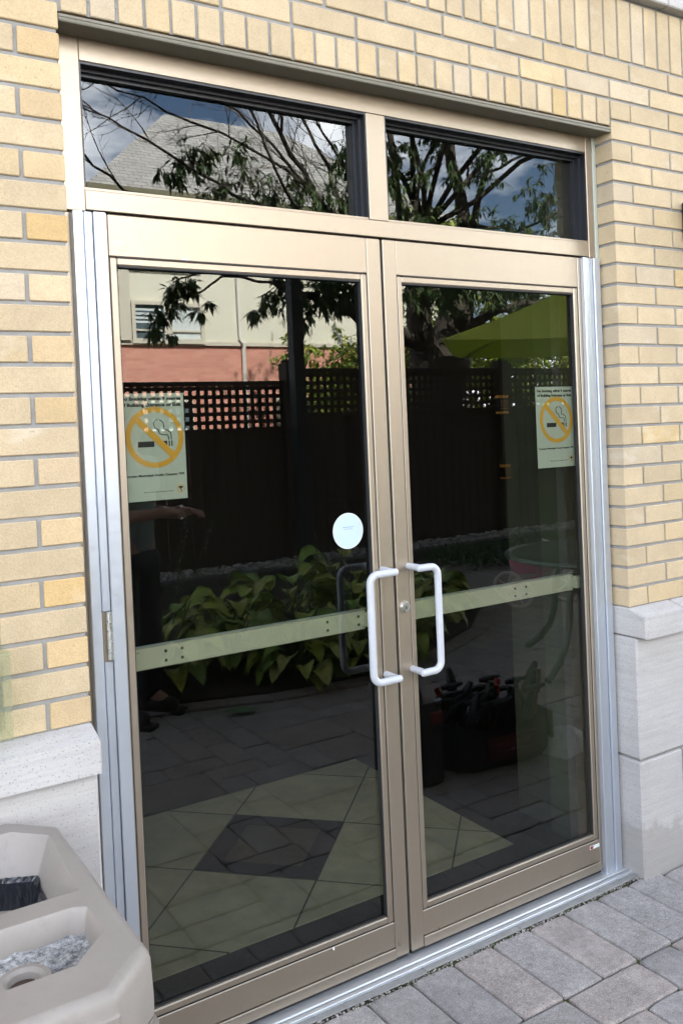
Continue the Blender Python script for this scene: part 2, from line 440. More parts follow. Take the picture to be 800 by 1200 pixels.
# upper wall and far sides (plain brick, real thickness)
up = MB()
up.box(-12, 14, FY, .24, 3.20, 10.6)
up.box(-12, LLIM - .2, FY, .24, .905, 3.01)
up.box(RLIM + .2, 14, FY, .24, .905, 3.01)
up.build('upper_wall', M['far_brick'], bldg)
roof = MB(); roof.box(-12.2, 14.2, -.3, 6, 10.6, 10.9); roof.box(-12, 14, 5.7, 5.9, 0, 10.6); roof.box(-12, -11.8, .24, 5.7, 0, 10.6); roof.box(13.8, 14, .24, 5.7, 0, 10.6)
roof.build('roof', M['steel_grey'], bldg)
bd = MB()
x = -12
while x < 14:
    bd.rbox(x + .002, min(x + 1.2, 14) - .002, FY - .035, .24, 3.013, 3.198, .004); x += 1.2
bd.build('stone_band', M['stone'], bldg)
# steel lintel angle
li = MB()
li.box(LX + .002, RX + .012, FY + .002, .10, 2.554, 2.560)
li.box(LX + .002, RX + .008, FY + .004, FY + .010, 2.543, 2.5545)
li.tube([(LX + .002, FY + .005, 2.546), (RX + .008, FY + .005, 2.546)], .0035, 8)
li.box(LX + .002, RX - .002, FY + .012, .0, 2.546, 2.5535)
smooth_angle(li.build('lintel', M['steel_grey'], bldg))
tr_ = MB(); tr_.rbox(LX + .004, RX + .002, FY + .012, FY + .05, 2.561, 2.566, .001); tr_.build('lintel_trim', simple('rusty_edge', (.30, .20, .10), .9, .2, .5, 40), bldg)
# stone sills and base blocks
def stone_sill(x0, x1):
    s = MB()
    prof = [(-.139, .829), (-.139, .905), (-.072, .926), (.02, .926), (.02, .829)]
    b_ = .004
    loops = []
    for xx, sh in ((x0, b_), (x0 + b_, 0), (x1 - b_, 0), (x1, b_)):
        cy, cz = -.06, .875
        loops.append([Vector((xx, y + (sh if y < cy else -sh), z + (sh if z < cz else -sh))) for y, z in prof])
    s.ring_loft(loops); return s.build('stone_sill', M['stone'], bldg)
x = LX
for w in (.9, 1.2, 1.1): stone_sill(x - w + .006, x + .001 if x == LX else x - .004); x -= w
x = RX
for w in (.215, .9, 1.2, 1.1): stone_sill(x - .001 if x == RX else x + .004, x + w - .004); x += w
def block(x0, x1, z0, z1, sub=None):
    s = MB(); s.rbox(x0, x1, -.100, .02, z0, z1, .006); s.build('stone_block', M['stone'], bldg)
g = .004
block(RX - .001, 1.62 - g, .405 + g, .824); block(1.62 + g, 2.7, .405 + g, .824); block(2.7 + 2 * g, 4.3, .405 + g, .824)
block(RX - .001, 1.145 - g, -.05, .405 - g); block(1.145 + g, 2.0 - g, -.05, .405 - g); block(2.0 + g, 3.0, -.05, .405 - g); block(3.0 + 2 * g, 4.3, -.05, .405 - g)
block(-1.75 + g, LX + .001, .405 + g, .824); block(-2.8 + g, -1.75 - g, .405 + g, .824); block(-4, -2.8 - g, .405 + g, .824)
block(-1.35 + g, LX + .001, -.05, .405 - g); block(-2.3 + g, -1.35 - g, -.05, .405 - g); block(-4, -2.3 - g, -.05, .405 - g)
bk = MB(); bk.box(-12, LX - .01, -.088, .24, -.1, .905); bk.box(RX + .01, 14, -.088, .24, -.1, .905); bk.build('stone_joint_backing', M['mortar'], bldg)

# ------------------------------------------------------------------ entrance frame with transom windows
fr_ = thing('entrance_frame', 'champagne coloured aluminium door frame with two transom windows over the doors', 'door frame', (0, 0, 0))
A = M['champagne']
def part(fn, name, mat, parent, sm=False):
    b = MB(); fn(b); o = b.build(name, mat, parent)
    return smooth_angle(o) if sm else o
JX0, JX1 = -.924, .928
part(lambda b: b.rbox(JX0, -.873, 0, .11, 2.131, 2.552, .0015), 'jamb', A, fr_)
part(lambda b: b.rbox(.874, JX1 - .026, 0, .11, 2.131, 2.552, .0015), 'jamb', A, fr_)
part(lambda b: b.rbox(JX0 + .002, -.833, .012, .11, 0.0, 2.129, .0015), 'jamb', A, fr_)
part(lambda b: b.rbox(.829, JX1 - .002, .012, .11, 0.0, 2.129, .0015), 'jamb', A, fr_)
part(lambda b: (b.rbox(-.8725, .8735, 0.0005, .11, 2.492, 2.552, .0015)), 'head', A, fr_)
part(lambda b: (b.rbox(-.8725, .8735, 0.0005, .11, 2.135, 2.183, .0015), b.rbox(-.8725, -.039, .006, .042, 2.1835, 2.191, .001), b.rbox(.0285, .8735, .006, .042, 2.1835, 2.191, .001)), 'transom_bar', A, fr_)
part(lambda b: b.rbox(-.0385, .028, .001, .11, 2.1835, 2.4915, .0015), 'mullion', A, fr_)
part(lambda b: b.rbox(.903, .920, -.004, .05, .0, 2.5535, .002), 'sealant', M['sage_alu'], fr_)
part(lambda b: b.rbox(-.938, -.9245, -.004, .05, .0, 2.5535, .002), 'sealant', M['sage_alu'], fr_)
for (x0, x1) in ((-.8725, -.039), (.0285, .8735)):
    def stops(b, x0=x0, x1=x1):
        # dark stepped glazing pocket: head, both sides
        b.box(x0, x1, .0035, .052, 2.486, 2.4915); b.box(x0 + .003, x1 - .003, .028, .052, 2.478, 2.486); b.box(x0 + .003, x1 - .003, .040, .056, 2.470, 2.478)
        b.box(x0, x0 + .004, .0035, .052, 2.1915, 2.486); b.box(x0 + .004, x0 + .012, .03, .052, 2.1915, 2.478)
        b.box(x1 - .004, x1, .0035, .052, 2.1915, 2.486); b.box(x1 - .013, x1 - .004, .022, .052, 2.1915, 2.478); b.box(x1 - .020, x1 - .013, .040, .054, 2.1915, 2.470)
    part(stops, 'glazing_stop', M['black_stop'], fr_)
    part(lambda b: b.box(x0 + .004, x1 - .004, .054, .060, 2.184, 2.4878), 'transom_glass', M['glass'], fr_)
# finger guard strips at the hinge sides
for side, a0, a1 in (('l', -.9105, -.8295), ('r', .8265, .9065)):
    w = (a1 - a0)
    def gd(b, a0=a0, w=w, cut=(side == 'l')):
        segs = [(0, 2.128)] if not cut else [(0, 1.042), (1.165, 2.128)]
        b.rbox(a0, a0 + w * .30, -.016, .010, .010, 2.128, .0015)
        b.rbox(a0 + w * .62, a0 + w, -.016, .010, .010, 2.128, .0015)
        for s0, s1 in segs:
            b.rbox(a0 + w * .36, a0 + w * .60, -.010, .010, max(.010, s0), s1, .0015)
        b.box(a0 + w * .29, a0 + w * .63, .0, .0095, .010, 2.127)
    gp = part(gd, 'finger_guard', M['clear_alu'], fr_)
    if side == 'l':
        def hg(b):
            xc = a0 + .045
            for i in range(5): b.lathe([(.0001, 0), (.0085, 0), (.0095, .001), (.0095, .0215), (.0085, .0225), (.0001, .0225)], (xc, -.006, 1.047 + i * .0235), 14)
        smooth_angle(part(hg, 'hinge', M['steel'], gp))
        part(lambda b: b.box(a0 + w * .33, a0 + w * .62, -.002, -.0005, 1.042, 1.165), 'hinge_plate', M['bronze_line'], gp)
# threshold
th = thing('door_threshold', 'worn silver metal threshold strip along the foot of the doors', 'threshold')
part(lambda b: (b.prism([(-.935, .05), (.922, .05), (.922, -.052), (-.935, -.052)], .001, .006), b.rbox(-.934, .921, -.030, .06, .006, .0135, .003), b.rbox(-.934, .921, -.048, -.034, .006, .0105, .0015)), 'sill_plate', M['threshold'], th)
part(lambda b: [b.rbox(-.934 + i * .0929, -.934 + (i + 1) * .0929, -.072 - RND.uniform(0, .006), -.052, .0005, .006 + RND.uniform(-.002, .002), .002) for i in range(20)], 'mortar_edge', M['mortar'], th)

# ------------------------------------------------------------------ door leaves
def door_leaf(x0, x1, gx0, gx1, label, hinge_left):
    t = thing('glass_door', label, 'door', ((x0 + x1) / 2, 0, 0), 0, 'pair of glass entrance doors')
    t_x = (x0 + x1) / 2
    def P(fn, name, mat, parent=t, sm=False):
        b = MB(); fn(b); b.v = [(v[0] - t_x, v[1], v[2]) for v in b.v]; o = b.build(name, mat, parent)
        return smooth_angle(o) if sm else o
    zb, zt, gz0, gz1 = .025, 2.129, .153, 2.006
    bw = .021     # bead width
    P(lambda b: b.rbox(x0, gx0 - bw, 0, .044, zb, zt, .002), 'stile', A)
    P(lambda b: b.rbox(gx1 + bw, x1, 0, .044, zb, zt, .002), 'stile', A)
    P(lambda b: b.rbox(gx0 - bw + .0008, gx1 + bw - .0008, .0005, .044, gz1 + bw, zt, .002), 'top_rail', A)
    P(lambda b: (b.rbox(gx0 - bw + .0008, gx1 + bw - .0008, .0005, .044, zb + .032, gz0 - bw, .002), b.rbox(gx0 - bw + .0008, gx1 + bw - .0008, -.003, .044, zb, zb + .030, .002)), 'bottom_rail', A)
    def bead(b):
        e = .0018
        for (a, c_, d, f_) in ((gx0 - bw + e, gx0, gz0 - bw + e, gz1 + bw - e), (gx1, gx1 + bw - e, gz0 - bw + e, gz1 + bw - e)):
            b.rbox(a, c_, .002, .018, d, f_, .003)
        b.rbox(gx0 + .0005, gx1 - .0005, .0025, .018, gz1, gz1 + bw - e, .003)
        b.rbox(gx0 + .0005, gx1 - .0005, .0025, .018, gz0 - bw + e, gz0, .003)
    P(bead, 'glazing_bead', A)
    def gk(b):
        w_ = .004
        b.box(gx0 - .001, gx0 + w_, .012, .0178, gz0, gz1); b.box(gx1 - w_, gx1 + .001, .006, .0178, gz0, gz1)
        b.box(gx0 + w_, gx1 - w_, .006, .0178, gz1 - w_, gz1 + .001); b.box(gx0 + w_, gx1 - w_, .012, .0178, gz0 - .001, gz0 + .003)
        b.box(gx0 - bw, gx0 - bw + .003, .0028, .02, gz0 - bw, gz1 + bw); b.box(gx1 + bw - .003, gx1 + bw, .0028, .02, gz0 - bw, gz1 + bw)
        b.box(gx0, gx1, .0030, .02, gz1 + bw - .003, gz1 + bw + .0005); b.box(gx0, gx1, .0030, .02, gz0 - bw - .0005, gz0 - bw + .003)
    P(gk, 'gasket', M['rubber'])
    P(lambda b: b.box(gx0 - .01, gx1 + .01, .019, .025, gz0 - .01, gz1 + .01), 'glass_pane', M['glass'])
    P(lambda b: (b.box(x0 + .004, x1 - .004, .006, .03, .014, zb + .001)), 'door_sweep', M['rubber'])
    # edge weather strip of the meeting stile
    xe = x1 if hinge_left else x0
    P(lambda b: b.box(xe - .0038, xe + .0038, .010, .036, zb + .005, zt - .002), 'weather_strip', M['rubber'])
    # screws on the kick rail
    def scr(b):
        for xx in (x0 + .33, x0 + .62, x0 + .10, x1 - .035):
            Mx = Matrix.Translation((xx, -.003, zb + .038)) @ Matrix.Rotation(PI / 2, 4, 'X')
            b.lathe([(.0001, 0), (.0035, 0), (.0038, .0008), (.002, .0025), (.0001, .0027)], (0, 0, 0), 10, Mx)
    P(scr, 'rail_screw', M['bronze_line'])
    # pull handle, offset away from the stile
    hx = -.050 if hinge_left else .046; bx = -.134 if hinge_left else .108
    def hd(b):
        s_ = 1 if bx > hx else -1
        yb = -.058; r = .0106
        def arc(cx_, cz_, a0, a1, rr): return [(cx_ + rr * math.cos(a0 + (a1 - a0) * i / 6), yb, cz_ + rr * math.sin(a0 + (a1 - a0) * i / 6)) for i in range(7)]
        zt_, zb_ = 1.166, .860; rr = .026
        pts = [(hx - s_ * .004, yb, zt_)]
        if s_ > 0: pts += arc(bx - rr, zt_ - rr, PI / 2, 0, rr) + arc(bx - rr, zb_ + rr, 0, -PI / 2, rr)
        else: pts += arc(bx + rr, zt_ - rr, PI / 2, PI, rr) + arc(bx + rr, zb_ + rr, PI, 1.5 * PI, rr)
        pts += [(hx - s_ * .004, yb, zb_)]
        b.tube(pts, r, 14)
        for z in (zt_, zb_):
            b.tube([(hx, .002, z), (hx, -.048, z), (hx, yb - .001, z)], [r * .95, r * .95, r * 1.0], 14)
            b.tube([(hx - s_ * .0042, yb, z), (hx - s_ * .010, yb, z), (hx - s_ * .0135, yb, z)], [r, r * .86, r * .3], 14)
    P(hd, 'pull_handle', M['white_paint'], sm=True)
    # inside push bar with screws
    def pb(b):
        b.rbox(gx0 + .006, gx1 - .004, .050, .056, .990, 1.046, .002); b.rbox(gx0 + .006, gx1 - .004, .056, .080, 1.030, 1.046, .002)
        b.rbox(gx0 + .006, gx1 - .004, .064, .080, .990, .997, .002)
    bar = P(pb, 'push_bar', M['barpaint'])
    P(lambda b: b.rbox(gx0 + .006, gx1 - .004, .046, .052, 1.0495, 1.0525, .001), 'bar_reflection_line', M['clear_alu'], bar)  # thin bright strip standing in for the bar's doubled reflection in the glass
    P(lambda b: [b.box(q, q + .04, .028, .05, 1.0, 1.04) for q in (gx0 - .02, gx1 - .012)], 'bar_bracket', M['barpaint'], bar)
    def sc_(b):
        for q in ((x0 + .125, x0 + .170, x1 - .205, x1 - .098) if hinge_left else (x0 + .515, x0 + .565)):
            for z in (1.006, 1.030):
                Mx = Matrix.Translation((q, .0495, z)) @ Matrix.Rotation(PI / 2, 4, 'X')
                b.lathe([(.0001, 0), (.0042, 0), (.0042, .0008), (.0001, .0009)], (0, 0, 0), 12, Mx)
    P(sc_, 'bar_screw', M['screw'], bar)
    # scuffs of worn finish near the top hinge corner and by the kick rail
    if hinge_left:
        def sf(b):
            for (q, z, w_, h_) in ((-.800, 2.060, .022, .006), (-.62, 2.031, .028, .004), (-.27, .128, .006, .014)):
                n_ = 11
                b.prism([(q + w_ * .5 * math.cos(2 * PI * i / n_) * RND.uniform(.6, 1.1), z + h_ * .5 * math.sin(2 * PI * i / n_) * RND.uniform(.6, 1.1)) for i in range(n_)], .0004, .0009, Matrix.Rotation(PI / 2, 4, 'X'))
        P(sf, 'scuff_mark', M['white_plastic'])
    return t, P
dl, PL = door_leaf(-.829, -.0085, -.801, -.078, 'left glass door, with the round pale sticker beside its white pull handle', True)
dr, PR = door_leaf(.0005, .8255, .068, .792, 'right glass door, with the keyed lock cylinder beside its white pull handle', False)
def lock(b):
    Mx = Matrix.Translation((.0265, .001, 1.048)) @ Matrix.Rotation(PI / 2, 4, 'X')
    b.lathe([(.0001, -.001), (.0175, -.001), (.0175, .004), (.015, .008), (.0115, .0085), (.0105, .006), (.0100, .0075), (.0001, .008)], (0, 0, 0), 24, Mx)
lk = PR(lock, 'lock_cylinder', M['steel'], sm=True)
PR(lambda b: (b.box(.0255, .0275, -.0095, -.0070, 1.041, 1.051)), 'key_slot', M['screw'], lk)
# small maker's label low on the right door
PR(lambda b: b.rbox(.765, .812, -.0006, .0004, .108, .120, .0003), 'rail_label', M['paper'])
PR(lambda b: b.box(.767, .781, -.0010, -.0004, .1095, .1185), 'rail_label_mark', M['red'])

# ------------------------------------------------------------------ signs and sticker
def text_mesh(body, size, mat, parent, x, z, y, align='CENTER', bold=0, flip=1, name='lettering', rot=None):
    cu = bpy.data.curves.new('txt', 'FONT'); cu.body = body; cu.size = size; cu.align_x = align; cu.offset = bold; cu.resolution_u = 2; cu.extrude = .0002
    o = bpy.data.objects.new('txt', cu); C.objects.link(o)
    dg = bpy.context.evaluated_depsgraph_get(); me = bpy.data.meshes.new_from_object(o.evaluated_get(dg))
    bpy.data.objects.remove(o); bpy.data.curves.remove(cu)
    me.name = name; me.materials.clear(); me.materials.append(mat)
    o = bpy.data.objects.new(name, me); C.objects.link(o); o.parent = parent
    o.location = (x, y, z); o.rotation_euler = rot or (PI / 2, 0, 0)
    return o
def fit_width(o, w):
    me = o.data; xs = [v.co.x for v in me.vertices]; s = w / (max(xs) - min(xs))
    for v in me.vertices: v.co.x *= s
def smoking_sign(x0, w, label):
    h = .272
    t = thing('no_smoking_sign', label, 'sign', (x0 + w / 2, .0, 1.42), 0, 'no smoking signs behind the door glass')
    Y = .0285
    part(lambda b: b.rbox(-w / 2, w / 2, Y, Y + .001, 0, h, .0003), 'sign_sheet', M['paper'], t)
    cx_, cz_ = 0.006, .160
    def ring(b):
        r1, r0 = .0775, .0640; n = 48
        lo = []
        for rr, yy in ((r0, Y - .0006), (r1, Y - .0006), (r1, Y + .0002), (r0, Y + .0002), (r0, Y - .0006)):
            lo.append([Vector((cx_ + rr * math.cos(2 * PI * i / n), yy, cz_ + rr * math.sin(2 * PI * i / n))) for i in range(n)])
        b.ring_loft(lo, False, False)
    part(ring, 'prohibition_ring', M['orange'], t)
    part(lambda b: b.box(-.066, .066, -.0008, .0002, -.0080, .0080, Matrix.Translation((cx_, Y - .0003, cz_)) @ Matrix.Rotation(math.radians(45), 4, 'Y')), 'prohibition_bar', M['orange'], t)
    def cig(b):
        y0, y1 = Y - .0005, Y + .0002
        b.box(cx_ - .038, cx_ - .002, y0, y1, cz_ - .020, cz_ - .008)
        b.prism([(cx_ + .016, -(cz_ - .008)), (cx_ + .027, -(cz_ - .008)), (cx_ + .027, -(cz_ - .020))], y0, y1, Matrix.Rotation(-PI / 2, 4, 'X') @ Matrix.Identity(4))
        b.box(cx_ + .0305, cx_ + .0330, y0, y1, cz_ - .020, cz_ - .008); b.box(cx_ + .0365, cx_ + .0390, y0, y1, cz_ - .020, cz_ - .008)
        for pts in ([(.006, .038), (-.002, .030), (.001, .020), (.009, .016), (.010, .008), (.018, .005), (.028, .005), (.031, -.001), (.031, -.006)],
                    [(.012, .037), (.020, .031), (.021, .022), (.020, .016), (.028, .015), (.036, .009), (.037, .001), (.037, -.006)]):
            b.tube([(cx_ + p[0], Y - .0002, cz_ + p[1]) for p in pts], .0011, 5)
    def cig_scaled(b):
        cig(b); b.v = [(cx_ + (v[0] - cx_) * 1.2, v[1], cz_ + (v[2] - cz_) * 1.2) for v in b.v]
    part(cig_scaled, 'cigarette_symbol', M['ink'], t)
    for s, z, ww in (('No Smoking within 9 metres', .2545, .160), ('of Building Entrance or Exit', .2390, .160)):
        o = text_mesh(s, .0115, M['ink'], t, 0, z, Y - .0003, bold=.0006); fit_width(o, ww)
    o = text_mesh('Toronto Municipal Code Chapter 709', .0075, M['ink'], t, 0, .062, Y - .0003, bold=.0003); fit_width(o, .164)
    o = text_mesh("Please Don't Litter Cigarette Butts", .0045, M['ink'], t, .010, .0205, Y - .0003); fit_width(o, .078)
    def rg(b):
        n = 24; lo = []
        for rr, yy in ((.0086, Y - .0006), (.0105, Y - .0006), (.0105, Y + .0002), (.0086, Y + .0002), (.0086, Y - .0006)):
            lo.append([Vector((.070 + rr * math.cos(2 * PI * i / n), yy, .026 + rr * math.sin(2 * PI * i / n))) for i in range(n)])
        b.ring_loft(lo, False, False)
    part(rg, 'small_ring', M['orange'], t)
    part(lambda b: (b.prism([(.062, -.030), (.070, -.033), (.077, -.031), (.072, -.026), (.068, -.024), (.067, -.028)], Y - .0005, Y + .0002, Matrix.Rotation(-PI / 2, 4, 'X')), b.box(.070, .0725, Y - .0005, Y + .0002, .019, .024)), 'litter_symbol', M['ink'], t)
    return t
smoking_sign(-.8085, .176, 'amber and white no smoking notice at the hinge edge of the left door')
smoking_sign(.6210, .176, 'amber and white no smoking notice at the far edge of the right door')
st = thing('round_sticker', 'round pale blue sticker with white rim on the left door glass', 'sticker', (-.1495, 0, 1.288))
def disc(r, y0, y1, zc=0):
    return lambda b: b.lathe([(.0001, 0), (r, 0), (r, y1 - y0), (.0001, y1 - y0)], (0, 0, 0), 48, Matrix.Translation((0, y1, zc)) @ Matrix.Rotation(PI / 2, 4, 'X'))
part(disc(.0515, .0183, .0187), 'sticker_rim', M['sticker_rim'], st)
part(disc(.0485, .0178, .0183), 'sticker_face', M['sticker'], st)
part(lambda b: (b.box(-.018, .018, .0174, .0178, .010, .0118), b.box(-.015, .015, .0174, .0178, .005, .0062)), 'faint_print', simple('faint_blue_print', (.16, .24, .33), .5), st)

# ------------------------------------------------------------------ vestibule behind the doors
def struct(name, fn, mat): return tag(part(fn, name, mat, None), kind='structure')
struct('vestibule_floor', lambda b: b.box(-1.6, 2.2, .1105, 3.6, -.02, .004), M['dark_floor'])
fl = MB(); fl.box(-.74, .735, -.53, .53, 0, .003); o = fl.build('tan_tile_inlay', M['tan_tile'], None, loc=(0, .87, .006)); tag(o, kind='structure')
def dia(b):
    h = .323; w_ = .112
    P4 = [(0, -h), (h, 0), (0, h), (-h, 0)]; Q4 = [(0, -h + w_), (h - w_, 0), (0, h - w_), (-h + w_, 0)]
    for i in range(4):
        j = (i + 1) % 4; b.prism([P4[i], P4[j], Q4[j], Q4[i]], 0, .002)
o = part(dia, 'diamond_border', M['dark_tile'], None); o.location = (.005, .868, .0095); tag(o, kind='structure')
o = part(lambda b: b.prism([(0, -.212), (.212, 0), (0, .212), (-.212, 0)], 0, .0018), 'diamond_centre', M['mottle_tile'], None); o.location = (.005, .868, .0092); tag(o, kind='structure')
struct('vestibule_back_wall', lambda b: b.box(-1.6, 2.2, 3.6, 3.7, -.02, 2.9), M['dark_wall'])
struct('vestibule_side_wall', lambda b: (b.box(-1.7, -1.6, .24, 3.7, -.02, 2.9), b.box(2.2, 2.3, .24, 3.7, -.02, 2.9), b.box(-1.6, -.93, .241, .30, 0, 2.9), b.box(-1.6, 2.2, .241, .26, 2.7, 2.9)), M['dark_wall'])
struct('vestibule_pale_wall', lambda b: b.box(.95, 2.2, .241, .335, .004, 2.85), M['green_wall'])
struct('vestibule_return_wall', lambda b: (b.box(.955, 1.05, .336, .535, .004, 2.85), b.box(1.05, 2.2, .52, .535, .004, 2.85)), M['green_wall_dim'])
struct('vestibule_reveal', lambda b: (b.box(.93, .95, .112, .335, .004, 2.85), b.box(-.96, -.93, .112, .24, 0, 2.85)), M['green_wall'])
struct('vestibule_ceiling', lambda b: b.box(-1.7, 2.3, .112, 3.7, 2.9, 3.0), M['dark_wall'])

# ------------------------------------------------------------------ ground and pavers
tag(part(lambda b: b.box(-90, 90, -120, -.09, -.12, -.045), 'ground', M['grass'], None), kind='structure')
tag(part(lambda b: b.box(-6, 9, -9, -.02, -.04, -.012), 'joint_sand', M['sand'], None), kind='structure')
pv = MB(); R2 = random.Random(5)
def pcol(r):
    t = r.random()
    if t < .30: c = (.305, .265, .24)
    elif t < .62: c = (.285, .265, .252)
    else: c = (.295, .272, .255)
    k = r.uniform(.93, 1.10); return [q * k for q in c]
def paver(x0, x1, y0, y1):
    pv.col(*pcol(R2)); g_ = .0022
    h = R2.uniform(-.0015, .0015)
    a_ = R2.uniform(-.004, .004); cx_, cy_ = (x0 + x1) / 2, (y0 + y1) / 2
    Mx = Matrix.Translation((cx_, cy_, h)) @ Matrix.Rotation(a_, 4, 'Z') @ Matrix.Rotation(R2.uniform(-.003, .003), 4, 'X')
    # tumbled stone: perimeter points jittered, two bevel steps
    hx_, hy_ = (x1 - x0) / 2 - g_, (y1 - y0) / 2 - g_
    per = []
    nx_, ny_ = max(2, round(hx_ * 2 / .035)), max(2, round(hy_ * 2 / .035))
    per += [(-hx_ + 2 * hx_ * i / nx_, -hy_) for i in range(nx_)] + [(hx_, -hy_ + 2 * hy_ * i / ny_) for i in range(ny_)]
    per += [(hx_ - 2 * hx_ * i / nx_, hy_) for i in range(nx_)] + [(-hx_, hy_ - 2 * hy_ * i / ny_) for i in range(ny_)]
    jt = [(R2.uniform(-.0018, .0018), R2.uniform(-.0018, .0018)) for _ in per]; cn_ = {0, nx_, nx_ + ny_, 2 * nx_ + ny_}
    lo = []
    for z_, ins in ((-.02, 0), (-.006, 0), (-.0015, .0022), (0, .0065)):
        l_ = []
        for q_, ((a1, b1), (ja, jb)) in enumerate(zip(per, jt)):
            e_ = ins + (.0035 if q_ in cn_ else 0)
            l_.append(Mx @ Vector((a1 * (1 - e_ / hx_) + ja, b1 * (1 - e_ / hy_) + jb, z_)))
        lo.append(l_)
    pv.ring_loft(lo, False, True)
# soldier row along the doors
for i, xx in enumerate([-.068 + .1525 * k for k in range(-30, 40)]):
    y1 = -.079 if -.95 < xx < .93 else -.105
    paver(xx, xx + .1525, -.376, y1)
# random ashlar field
U = .146; gx, gy = 78, 46; X0f, Y1f = -4.0, -.378
occ = [[False] * gy for _ in range(gx)]
def in_bed(x, y): return False
for j in range(gy):
    for i in range(gx):
        if occ[i][j]: continue
        near = j < 3
        opts = [(1, 2), (2, 1), (2, 2), (1, 1)] if near else [(3, 2), (2, 2), (2, 3), (2, 1), (1, 2), (3, 2)]
        if j < 3: opts = [(1, 1), (1, 2), (2, 1), (1, 1), (2, 2)] if R2.random() < .5 else [(1, 2), (2, 1)]
        R2.shuffle(opts)
        for (a_, b_) in opts + [(1, 1)]:
            if i + a_ > gx or j + b_ > gy: continue
            if any(occ[i + p][j + q] for p in range(a_) for q in range(b_)): continue
            for p in range(a_):
                for q in range(b_): occ[i + p][j + q] = True
            x_, y_ = X0f + i * U, Y1f - j * U
            paver(x_, x_ + a_ * U, y_ - b_ * U, y_); break
tag(pv.build('pavers', M['paver']), kind='structure')
gt = MB(); rg_ = random.Random(17)
for i in range(900):
    if rg_.random() < .75: x_, y_ = rg_.uniform(-.95, .95), -.078 - abs(rg_.gauss(0, .008))
    else: x_, y_ = rg_.uniform(-.9, 1.9), rg_.uniform(-1.0, -.08)
    s_ = rg_.uniform(.0010, .0032); g_ = rg_.uniform(.10, .42); gt.col(g_, g_ * .93, g_ * .85)
    gt.lathe([(.0, -s_), (s_, -s_ * .3), (s_ * .8, s_ * .6), (.0, s_)], (x_, y_, s_ * .8 + .001), 5)
tag(gt.build('grit', M['pebble']), 'loose sandy grit gathered along the foot of the door threshold', 'grit', kind='stuff')
# planting bed
bed = [(-3.2, -3.4), (-1.5, -3.0), (.4, -2.68), (.9, -2.52), (1.5, -2.46), (2.1, -2.60), (2.92, -3.02), (3.55, -3.6), (4.1, -4.6), (4.3, -6.1), (-3.2, -6.1)]
tag(part(lambda b: b.prism(bed, .002, .03), 'bed_soil', M['soil'], None), kind='structure')
eg = MB()
pts = [Vector((p[0], p[1], 0)) for p in bed[1:9]]; R3 = random.Random(9)
for a_, b_ in zip(pts, pts[1:]):
    d = b_ - a_; n_ = max(1, round(d.length / .24)); dn = d.normalized(); pr = Vector((-dn.y, dn.x, 0))
    for k in range(n_):
        c0 = a_ + d * (k / n_); c1 = a_ + d * ((k + 1) / n_); c0 += dn * .004; c1 -= dn * .004
        eg.col(*[q * .9 for q in pcol(R3)])
        w_ = .13
        eg.prism([tuple((c0)[:2]), tuple((c1)[:2]), tuple((c1 + pr * w_)[:2]), tuple((c0 + pr * w_)[:2])], .0, .016 if pr.y > -1 else 0)
tag(eg.build('bed_edging', M['paver']), kind='structure')
# stone kerb under the fence and pebble strip
kb = MB(); x = -3.6; R4 = random.Random(3)
while x < 12:
    w_ = R4.uniform(.5, .8); kb.col(.10, .095, .09); kb.rbox(x + .004, x + w_ - .004, -6.16, -6.02, -.03, .13 + R4.uniform(-.01, .01), .012); x += w_
tag(kb.build('garden_kerb', M['paver']), kind='structure')
tag(part(lambda b: b.box(-3.6, 12, -6.75, -6.161, -.03, .09), 'kerb_fill', M['soil'], None), kind='structure')
pb_ = MB()
for i in range(1500):
    x_ = R4.uniform(.5, 8.5); y_ = R4.uniform(-6.70, -6.18); s_ = R4.uniform(.018, .042); g_ = R4.uniform(.18, .48)
    pb_.col(g_, g_, g_ * .97)
    Mx = Matrix.Translation((x_, y_, .10 + R4.uniform(0, .03))) @ Matrix.Rotation(R4.uniform(0, 6), 4, 'Z') @ Matrix.Diagonal((s_, s_ * .7, s_ * .5, 1))
    pb_.lathe([(.0, -1), (.8, -.5), (1, 0), (.75, .6), (.0, 1)], (0, 0, 0), 6, Mx)
tag(pb_.build('white_pebbles', M['pebble'], smooth=True), 'white pebbles spread behind the kerb along the dark fence', 'pebbles', kind='stuff')

